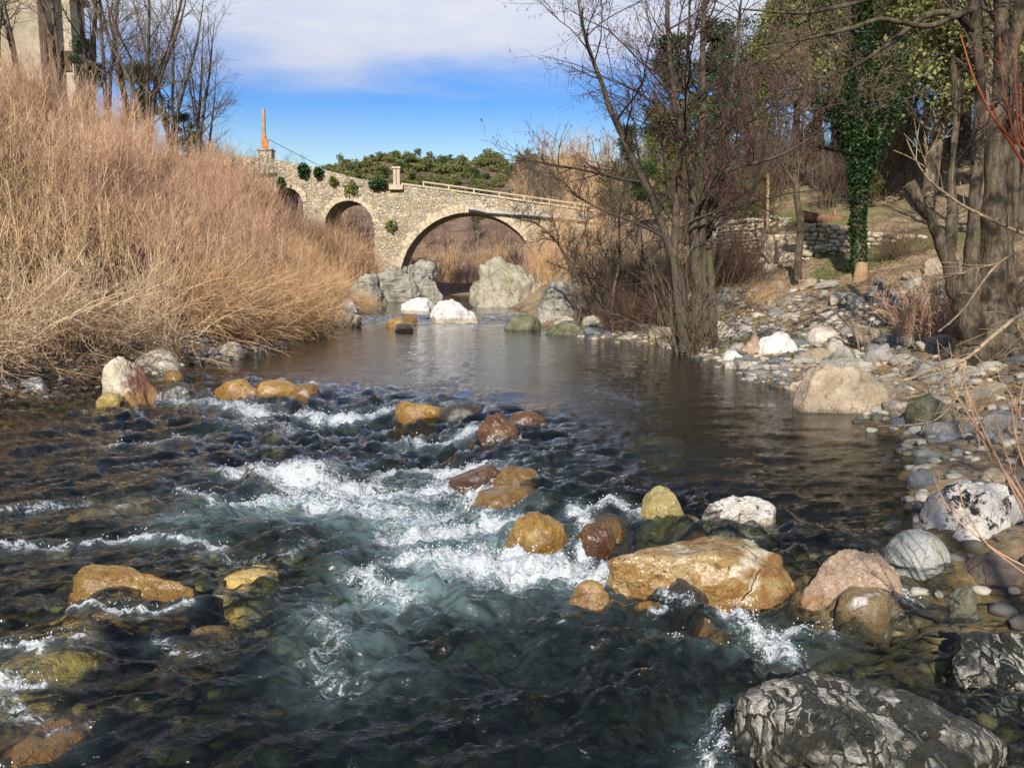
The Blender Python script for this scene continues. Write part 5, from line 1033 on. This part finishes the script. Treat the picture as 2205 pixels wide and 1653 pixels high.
# leafless trees as shared kinds
def bare(H, W, twig, bark, n1=40, n2=300, n3=1300, fork=3, mr=.006):
    st = []
    for k in range(fork):
        a = rnd.uniform(0, 6.28); q = [(0, 0, -.4), (.04 * math.cos(a) * H, .04 * math.sin(a) * H, H * .3), (.09 * math.cos(a) * H * W, .09 * math.sin(a) * H * W, H * .65), (.13 * math.cos(a) * H * W, .13 * math.sin(a) * H * W, H)]; st.append((q, [.012 * H, .01 * H, .006 * H, .01]))
    T, _, _ = tree('bare_tree', 'x', st, bark=bark, twig=twig, n1=n1, l1=(.18 * H, .42 * H), a1=(.5, 1.0), n2=n2, n3=n3, t1=.25, root=(0, 0, 0), min_r=mr, K=14, up1=.05, l2=.4, twig_up=.04, sides=7)
    meshes = [(c.name.split('.')[0], c.data) for c in T.children]
    for c in list(T.children): bpy.data.objects.remove(c)
    bpy.data.objects.remove(T); return meshes
BARE = [bare(9, 1.5, GREYT, BARK, 44, 340, 1300, 3), bare(9, 2.2, GREYT, BARK, 50, 360, 1300, 4), bare(9, 1.2, GREYT, BARK, 26, 170, 620, fork=2)]
BARF = [bare(10, 1.0, MAUVE, BARKP, 36, 260, 1100, mr=.014), bare(10, .8, MAUVE, BARKP, 36, 260, 1100, mr=.014)]
def put_bare(v, px, D, s_, label, group=None, twig=None, rz=None, lean=0):
    x = P(px, 500, D)[0]; T = thing('bare_tree', label, 'tree', (x, D, gz(x, D)), group); T.rotation_euler = (0, lean, rnd.uniform(0, 6.28) if rz is None else rz); T.scale = (s_,) * 3
    for nm, me in v:
        o = link(nm, me, T)
        if nm == 'branches' and twig: o.material_slots[0].link = 'OBJECT'; o.material_slots[0].material = twig
for px, D, s_, k, lb in [(20, 33, .8, 2, 'dark leafless tree before the tall building, at the left picture edge'), (72, 34, .8, 2, 'leafless tree before the beige front of the tall building'), (155, 33, 1.0, 2, 'leafless tree at the right corner of the tall building'), (215, 36, 1.1, 2, 'tall leafless tree just right of the tall building'), (245, 39, 1.05, 2, 'slim leafless tree in the gap beside the tall building'),
        (330, 35, .95, 1, 'spreading leafless tree on the left ridge'), (300, 41, 1.0, 2, 'leafless tree behind the spreading one on the left ridge'), (425, 37, .85, 2, 'leafless tree with an upright trunk near the end of the left ridge'), (385, 39, .9, 1, 'leafless tree leaning right on the left ridge'), (450, 45, .75, 0, 'small leafless tree before the blue sky gap'), (590, 58, .42, 2, 'thin leafless sapling before the bridge head'), (545, 50, .5, 1, 'slight leafless sapling left of the wooden pole'), (640, 66, .5, 0, 'faint leafless sapling behind the bridge head')]:
    put_bare(BARE[k], px, D, s_, lb, lean=.12 if 'leaning' in lb else 0)
for px, D, s_, k, lb in [(1640, 34, .8, 0, 'leafless tree at the top of the steps'), (1775, 34, .95, 1, 'leafless pale trunked tree by the fallen log'), (1740, 40, 1.0, 2, 'leafless tree behind the fallen log'), (2190, 20, 1.0, 2, 'leafless tree right behind the old tree'), (1560, 34, .42, 2, 'short leafless tree behind the shaded stone wall')]:
    put_bare(BARE[k], px, D, s_, lb)
for k in range(4):
    D = rnd.uniform(34, 56); px = rnd.uniform(1720, 2230); put_bare(BARE[rnd.randrange(3)], px, D, rnd.uniform(.6, 1.0), 'grey brown leafless tree in the tangled wood above the right bank terrace', 'leafless trees of the tangled wood above the terrace')
for k in range(58):
    D = rnd.uniform(29, 48); px = rnd.uniform(1400, 2230); x = P(px, 500, D)[0]; s_ = rnd.uniform(.8, 1.4)
    if 1640 < px < 1730 and D < 34: continue
    if k % 2: put_bush(BUSH, x, D, s_, GREYT if k % 4 == 1 else DUSK, f"{'grey brown' if k % 4 == 1 else 'dark brown'} leafless bush in the undergrowth above the terrace", f"{'grey brown' if k % 4 == 1 else 'dark brown'} bushes above the terrace", name='leafless_bush')
    else: put_tree(EVG[k // 2 % 2], px, D, 0, s_ * .22, 'low green leafy shrub in the undergrowth above the terrace', 'leafy_shrub', 'green shrubs above the terrace', leafm=(LEAFY, LEAFO)[k // 2 % 2])
for k, (px, D, s_) in enumerate([(705, 50, .8), (740, 52, .8), (770, 50, .6), (690, 47, .8), (725, 46, .7), (755, 54, .9), (790, 53, .45), (670, 52, .9)]):
    put_bush(BUSH + LOWB, P(px, 600, D)[0], D, s_, (TANT, ROSE)[k % 2], ('orange tan', 'pinkish')[k % 2] + ' leafless bush on the bank below the second arch', ('orange tan', 'pinkish')[k % 2] + ' bushes below the second arch')
for k in range(40):
    px = 545 + k * 6.4; D = (50, 55)[k % 2] + rnd.uniform(-1.5, 1.5); x = P(px, 500, D)[0]; top = np.interp(px, [540, 600, 650, 700, 750, 800], [395, 442, 452, 474, 490, 560]) + rnd.uniform(-8, 14); zt = P(px, top, D)[2]; s_ = min(max((zt - gz(x, D)) / 2.5, .35), 1.6)
    put_bush(BUSH, x, D, s_, (ROSE, TANT)[k % 3 == 1], ('pinkish', 'orange tan')[k % 3 == 1] + ' leafless bush before the foot of the small arches', ('pinkish', 'orange tan')[k % 3 == 1] + ' bushes before the foot of the small arches')
for k in range(46):
    px = 430 + k * 3.7; D = (36, 40, 44)[k % 3] + rnd.uniform(-1.5, 1.5); x = P(px, 500, D)[0]; top = np.interp(px, [430, 500, 540, 560, 580, 605], [295, 330, 348, 385, 425, 450]) + rnd.uniform(-6, 22); zt = P(px, top, D)[2]; s_ = (zt - gz(x, D)) / 2.5
    if s_ < .35: continue
    put_bush(BUSH, x, D, min(s_, 1.7), (ROSE, STRAW)[k % 4 == 1], ('pinkish', 'straw coloured')[k % 4 == 1] + ' leafless bush hiding the left end of the bridge', ('pinkish', 'straw coloured')[k % 4 == 1] + ' bushes hiding the left end of the bridge')
for k in range(22):
    px = -30 + k * 7.5; D = (24, 28, 32)[k % 3] + rnd.uniform(-1, 1); x = P(px, 500, D)[0]; top = np.interp(px, [-30, 0, 70, 140], [95, 105, 140, 185]) + rnd.uniform(-8, 30); s_ = (P(px, top, D)[2] - gz(x, D)) / 2.5
    if s_ > .35: put_bush(BUSH, x, D, min(s_, 1.7), STRAW if k % 2 else ROSE, ('straw coloured' if k % 2 else 'pinkish') + ' leafless bush below the tall building', ('straw coloured' if k % 2 else 'pinkish') + ' bushes below the tall building')
for k, (px, D) in enumerate([(1060, 46), (1095, 47), (1130, 45), (1160, 44), (1185, 42), (1205, 40), (1110, 50), (1150, 49)]):
    put_bush(LOWB + BUSH[1:2], P(px, 560, D)[0], D, .6 + .12 * (k % 3), (TANT, ROSE)[k % 3 == 2], ('orange tan', 'pinkish')[k % 3 == 2] + ' low bush on the slope right of the main arch', ('orange tan', 'pinkish')[k % 3 == 2] + ' low bushes right of the main arch')
# woods beyond the bridge
n = 0
for row in range(7):
    D = 84 + row * 9
    for px in range(620, 1480, 44 - row * 2):
        q = px + rnd.uniform(-16, 16); x = P(q, 500, D)[0]
        if row < 2 and q < 800: continue
        if (row > 3 and q < 1130): continue
        s_ = rnd.uniform(.55, .85)
        if q < 1110: s_ = min(s_, (1.75 + 135 / 1730 * D - gz(x, D)) / 10.5)
        if s_ < .28: continue
        put_bare(BARF[rnd.randrange(2)], q, D, s_, 'mauve brown leafless tree in the wood seen through and beside the bridge arches' if q < 1140 else 'tan leafless tree in the wood right of the green hill', 'leafless trees in the mauve wood behind the arches' if q < 1140 else 'leafless trees of the tan wood right of the hill', twig=None if q < 1120 else (GREYT if rnd.random() < .6 else TANT)); n += 1
for px, D, s_, mt, lb in [(940, 71, 1.3, TANT, 'orange straw bush left of centre under the main arch'), (985, 70, 1.1, ROSE, 'rusty bush on the gravel under the main arch'), (1010, 72, 1.3, ROSE, 'rusty low bush right of centre under the main arch'), (1050, 74, 1.7, TANT, 'tall golden bush at the right under the main arch'), (1085, 72, 1.4, TANT, 'golden bush at the right edge of the main arch'), (905, 73, 1.4, TANT, 'straw bush at the left edge of the main arch'), (965, 77, 1.5, TANT, 'straw bush behind the rusty ones under the arch'), (1110, 68, 1.3, GREYT, 'grey bush at the right pier of the arch'), (760, 68, 1.6, ROSE, 'pinkish bush seen through the second arch'), (730, 70, 1.5, ROSE, 'pinkish bush left in the second arch'), (785, 67, 1.3, ROSE, 'pinkish bush right in the second arch'), (625, 66, 1.0, ROSE, 'pinkish bush seen through the smallest arch')]:
    q = P(px, 600, D); put_bush(BUSH, q[0], D, s_, mt, lb, None)
put_tree(CON[0], 1022, 96, 0, .55, 'single green conifer seen through the main arch', 'conifer_tree')
# scrub on the hill
HS = []
for k in range(3):
    m = MB(); n_ = 900; c_ = rng.normal(0, 1, (14, 3)) * [.75, .75, .35] + [0, 0, .9]; k_ = rng.integers(0, 14, n_); q = unit(rng.normal(size=(n_, 3))) * rng.random((n_, 1)) ** .4; m.leaves(c_[k_] + q * [.62, .62, .5], .34, np.clip(rng.random(14)[k_] * .7 + .3 * rng.random(n_), 0, 1), flat=.4); HS.append(m.mesh('foliage', [LEAFH], False))
n = 0
for k in range(400):
    D = rnd.uniform(122, 182); px = rnd.uniform(660, 1240); dens = .55 + .3 * (D > 160)
    if rnd.random() > dens: continue
    x = P(px, 500, D)[0]; o = link('scrub_bush', HS[rnd.randrange(3)], None, (x, D, gz(x, D) - .3)); s_ = rnd.uniform(.5, 1.25) * (1.15 if D > 150 else .85); o.scale = (s_, s_, s_ * rnd.uniform(.8, 1.15)); o.rotation_euler = (0, 0, rnd.uniform(0, 6.28))
    if rnd.random() < .12: o.material_slots[0].link = 'OBJECT'; o.material_slots[0].material = LEAFD
    if D > 150: tag(o, 'olive green evergreen shrub along the skyline of the hill behind the bridge', 'shrub', 'evergreen shrubs along the hill skyline')
    else: tag(o, 'olive green evergreen shrub on the brown slope of the hill behind the bridge', 'shrub', 'evergreen shrubs on the brown hill slope')
    n += 1
# plants growing on the bridge wall
def ivyclump(px, py, rx, rz_, n_, leaf, label, D=YB - .25):
    m = MB(); q = unit(rng.normal(size=(n_, 3))) * rng.random((n_, 1)) ** .4; m.leaves(q * [rx * PX, .3, rz_ * PX] * (1 + .3 * fbm(q[:, 0] * 3 + px, q[:, 1] * 3, q[:, 2] * 3, 2, 3))[:, None], .2, flat=.2, asp=.8); c_ = P(px, py, D); tag(link('wall_plant', m.mesh('wall_plant', [leaf], False), None, c_), label, 'plant')
ivyclump(653, 367, 12, 14, 420, LEAFI, 'dark green ivy ball, left one of two near the top of the bridge wall'); ivyclump(685, 372, 10, 11, 320, LEAFI, 'smaller dark green ivy ball right of the bigger one on the bridge wall'); ivyclump(815, 397, 21, 10, 480, LEAFI, 'broad green ivy tuft on the parapet left of the pillar'); ivyclump(717, 389, 9, 9, 140, LEAFY, 'light green tuft on the bridge wall below the ivy balls'); ivyclump(755, 405, 17, 18, 170, LEAFY, 'sparse yellow green creeper above the second arch'); ivyclump(842, 486, 13, 12, 120, LEAFY, 'small yellow green plant on the pier of the main arch'); ivyclump(604, 396, 9, 14, 240, LEAFI, 'dark ivy left above the smallest arch')
# ------------------------------------------------------------------ near right: bare branches, twigs, litter
TW = MB()
def near(name, label, runs, mat, K=14, twn=0, cat='shrub'):
    m = MB(); A = []
    for pts, r0, r1 in runs:
        q, r_ = resample([P(*p) for p in pts], np.linspace(r0, r1, len(pts)), K); m.tubes(q, r_, 6); A.append(q)
    A = np.stack(A); RA = np.full(A.shape[:2], .003)
    if twn:
        p, tn, rr, tt, i = sample(A, RA, twn, .2, .95); m.tubes(grow(p, side_dirs(tn, rng.uniform(.4, .9, twn), .1), rng.uniform(.04, .22, twn), 4, .12, .05), taper(np.full(twn, .0022), .0012, 4), 4)
    p, tn, rr, tt, i = sample(A, RA, len(runs) * 14, .1, .98); N = len(p); m.tubes(np.stack([p, p + side_dirs(tn, .5) * .012], 1), np.full((N, 2), 1) * [[.003, .0015]], 4)     # buds
    o = link(name, m.mesh(name, [mat])); return tag(o, label, cat)
NEARB = tone_mat('near_branch_bark', (.30, .22, .13), (.42, .33, .21), .75, .2, c3=(.13, .09, .06), nscale=45)
REDT = tone_mat('red_twig', (.30, .065, .03), (.42, .14, .06), .5, .3)
near('red_stemmed_shrub', 'shrub with upright orange red stems at the right edge of the picture', [([(2230, 390, 3.6), (2190, 330, 3.6), (2130, 240, 3.55), (2095, 165, 3.5), (2068, 75, 3.5)], .0075, .0025), ([(2225, 350, 3.6), (2185, 300, 3.6), (2160, 190, 3.6), (2152, 80, 3.6)], .006, .002), ([(2230, 350, 3.6), (2192, 290, 3.6), (2186, 180, 3.6), (2190, 70, 3.6)], .006, .002), ([(2220, 340, 3.6), (2200, 280, 3.6), (2197, 180, 3.6)], .005, .002), ([(2190, 310, 3.6), (2150, 270, 3.55), (2136, 220, 3.5)], .005, .002), ([(2300, 900, 3.4), (2260, 600, 3.5), (2225, 360, 3.6)], .011, .008)], REDT, twn=6)
near('overhanging_branch', 'long pale bare branch reaching in from the right above the bank', [([(2260, 525, 3.8), (2140, 478, 3.75), (2060, 436, 3.7), (1998, 388, 3.65), (1965, 335, 3.6), (1952, 300, 3.6)], .0085, .0025), ([(2000, 390, 3.65), (1992, 350, 3.65), (1998, 315, 3.65)], .004, .002), ([(2260, 500, 3.8), (2205, 535, 3.7), (2145, 568, 3.6), (2064, 681, 3.45), (2020, 714, 3.4)], .0095, .0025), ([(2145, 568, 3.6), (2110, 575, 3.6), (2082, 590, 3.6)], .004, .002)], NEARB, twn=34, cat='branch')
near('overhanging_branch', 'thicker forked pale branch bending low over the stones at the right', [([(2280, 640, 3.5), (2205, 670, 3.4), (2140, 720, 3.3), (2079, 778, 3.2), (2010, 800, 3.15), (1940, 820, 3.1), (1908, 835, 3.1)], .0115, .0028), ([(2079, 778, 3.2), (2050, 820, 3.15), (1990, 850, 3.1), (1945, 858, 3.1)], .006, .002), ([(2079, 778, 3.2), (2070, 840, 3.15), (2045, 880, 3.1), (2000, 915, 3.1), (1985, 905, 3.1)], .006, .002)], NEARB, twn=40, cat='branch')
near('twiggy_shrub', 'thin pinkish leafless stems rising from the stones at the right edge', [([(2280, 1200, 2.95), (2205, 1080, 3.0), (2130, 960, 3.05), (2060, 855, 3.1), (2022, 790, 3.1), (2018, 730, 3.1)], .006, .002), ([(2240, 1180, 2.95), (2160, 1010, 3.0), (2118, 930, 3.05), (2090, 860, 3.1), (2060, 780, 3.1)], .005, .002), ([(2260, 1150, 2.9), (2190, 1040, 2.95), (2160, 960, 3), (2140, 890, 3)], .004, .0018), ([(2250, 1120, 2.9), (2190, 960, 2.95), (2180, 880, 3)], .004, .0018), ([(2280, 1130, 2.9), (2210, 980, 2.95), (2170, 920, 3)], .004, .0018), ([(2230, 1230, 2.9), (2150, 1190, 2.95), (2060, 1120, 3), (2020, 1060, 3), (2010, 1020, 3)], .004, .0016), ([(2240, 1260, 2.9), (2120, 1170, 2.95), (2072, 1090, 3), (2062, 1030, 3)], .004, .0016), ([(2250, 1000, 2.95), (2205, 930, 3), (2185, 860, 3)], .004, .0016), ([(2080, 840, 3.1), (2095, 890, 3.08), (2110, 960, 3.05)], .003, .002)], tone_mat('pinkish_twig', (.34, .2, .13), (.48, .31, .2), .6), twn=26)
# litter and driftwood
m = MB(); n_ = 5200; yy = rng.uniform(7.5, 26, n_); ee = .5 + rng.random(n_) ** 1.2 * 7; xx = np.interp(yy, YR, XR) + ee
zz_ = ground(xx, yy) + .03; th = rng.normal(.2, .7, n_); d = np.stack([np.cos(th), np.sin(th), rng.normal(.02, .12, n_)], -1)
pile = fbm(xx * .6, yy * .6, 0, 2, 77) > -.05; Q = grow(np.stack([xx, yy, zz_ + .05 * pile * rng.random(n_)], -1)[pile], d[pile], rng.uniform(.1, .7, pile.sum()), 4, .18, -.02); m.tubes(Q, taper(rng.uniform(.003, .010, pile.sum()), .002, 4), 3)
o = link('twig_litter', m.mesh('twig_litter', [tone_mat('litter_twig', (.26, .17, .09), (.52, .39, .24), c3=(.14, .09, .05))])); o['kind'] = 'stuff'
m = MB(); n_ = 16000; yy = rng.uniform(6, 30, n_); xx = np.interp(yy, YR, XR) + .6 + rng.random(n_) * 9; zz_ = ground(xx, yy) + .015; m.leaves(np.stack([xx, yy, zz_], -1), .075, flat=3)
n2_ = 2500; yy = rng.uniform(10, 22, n2_); xx = np.interp(yy, YL, XL) - .4 - rng.random(n2_) * 3; m.leaves(np.stack([xx, yy, ground(xx, yy) + .03], -1), .08, flat=2)
o = link('leaf_litter', m.mesh('leaf_litter', [DRYL], False)); o['kind'] = 'stuff'
for k, (pts, r, lb) in enumerate([([(1290, 678), (1330, 675), (1385, 672)], .035, 'pale driftwood stick in the shaded scrub left of the alder'), ([(1700, 690), (1760, 672), (1830, 655)], .05, 'weathered driftwood branch on the cobbles below the ivy tree'), ([(1800, 700), (1850, 672), (1900, 668)], .06, 'twisted driftwood root on the litter right of the ivy tree'), ([(1850, 760), (1848, 730), (1822, 690), (1790, 665)], .03, 'bare crooked branch standing up from the stones above the tan boulder'), ([(1865, 760), (1858, 720), (1880, 690)], .025, 'short crooked stick beside the bare crooked branch'), ([(1900, 880), (1960, 870), (2040, 850)], .04, 'dark dead branch lying on the bank right of the tan boulder'), ([(1890, 835), (1950, 810), (2030, 800)], .035, 'dead root lying between tan boulder and old tree')]):
    q = []
    for j, (a, b) in enumerate(pts):
        d_ = ray(a, b); D_ = np.arange(4, 45, .05); hx, hz = d_[0] / d_[1] * D_, CZ + d_[2] / d_[1] * D_; below = hz < np.maximum(ground(hx, D_, False), .1); j_ = int(np.argmax(below)); g_ = np.array([hx[j_], D_[j_], hz[j_] + .04])
        q.append(g_)
    if 'standing' in lb or 'short crooked' in lb: D = q[0][1]; q = [q[0]] + [P(a, b, D) for a, b in pts[1:]]
    m = MB(); qq, r_ = resample(q, np.linspace(r, r * .4, len(q)), 12); m.tubes(qq, r_, 6)
    A = qq[None]; p, tn, rr, tt, i = sample(A, r_[None], 7, .3, .95); m.tubes(grow(p, side_dirs(tn, rng.uniform(.5, .9, 7), .1), rng.uniform(.15, .5, 7), 5, .15, .02), taper(rr * .5, .004, 5), 4)
    tag(link('driftwood', m.mesh('driftwood', [BARKP])), lb, 'driftwood')
# grass tufts on the right terrace and the mound by the second arch
m = MB(); n_ = 9000; yy = rng.uniform(14, 44, n_); xx = np.interp(yy, YR, XR) + 1.5 + rng.random(n_) * 16; g_ = fbm(xx * .45, yy * .45, 0, 3, 55) + .55 * sstep(7, 10, xx - np.interp(yy, YR, XR)); kp = g_ > .3; xx, yy = xx[kp], yy[kp]; n_ = len(xx)
Q = grow(np.stack([xx, yy, ground(xx, yy) - .01], -1), np.stack([rng.normal(0, .5, n_), rng.normal(0, .5, n_), np.ones(n_)], -1), rng.uniform(.06, .2, n_), 3, .2, -.2); m.tubes(Q, taper(np.full(n_, .006), .0015, 3), 3)
n2_ = 2500; px_ = rng.uniform(655, 720, n2_); yy2 = rng.uniform(54, 58.5, n2_); xx2 = (px_ - CX) / F * 57
Q = grow(np.stack([xx2, yy2, ground(xx2, yy2) - .02], -1), np.stack([rng.normal(0, .5, n2_), rng.normal(0, .5, n2_), np.ones(n2_)], -1), rng.uniform(.3, .6, n2_), 3, .2, -.2); m.tubes(Q, taper(np.full(n2_, .02), .004, 3), 3)
o = link('grass', m.mesh('grass', [tone_mat('grass_blade', (.07, .12, .02), (.2, .22, .06), .6, .2, c3=(.05, .08, .015), trans=.2)])); o['kind'] = 'stuff'
# trees of the same bank just behind the viewer, whose shade falls on the right side
put_tree(OLV[0], 0, 1, 0, .8, 'olive leaved tree on the right bank behind the viewer', 'olive_leaved_tree', z=.5).location = (6.6, -1.5, .6)
T = put_tree(OLV[1], 0, 1, 0, .75, 'olive leaved tree standing upstream of the viewer on the right bank', 'olive_leaved_tree', z=.5); T.location = (3.6, -6.0, .6)
T = thing('bare_tree', 'leafless tree on the right bank behind the viewer', 'tree', (1.6, -5.2, .2)); [link(nm, me, T) for nm, me in BARE[0]]
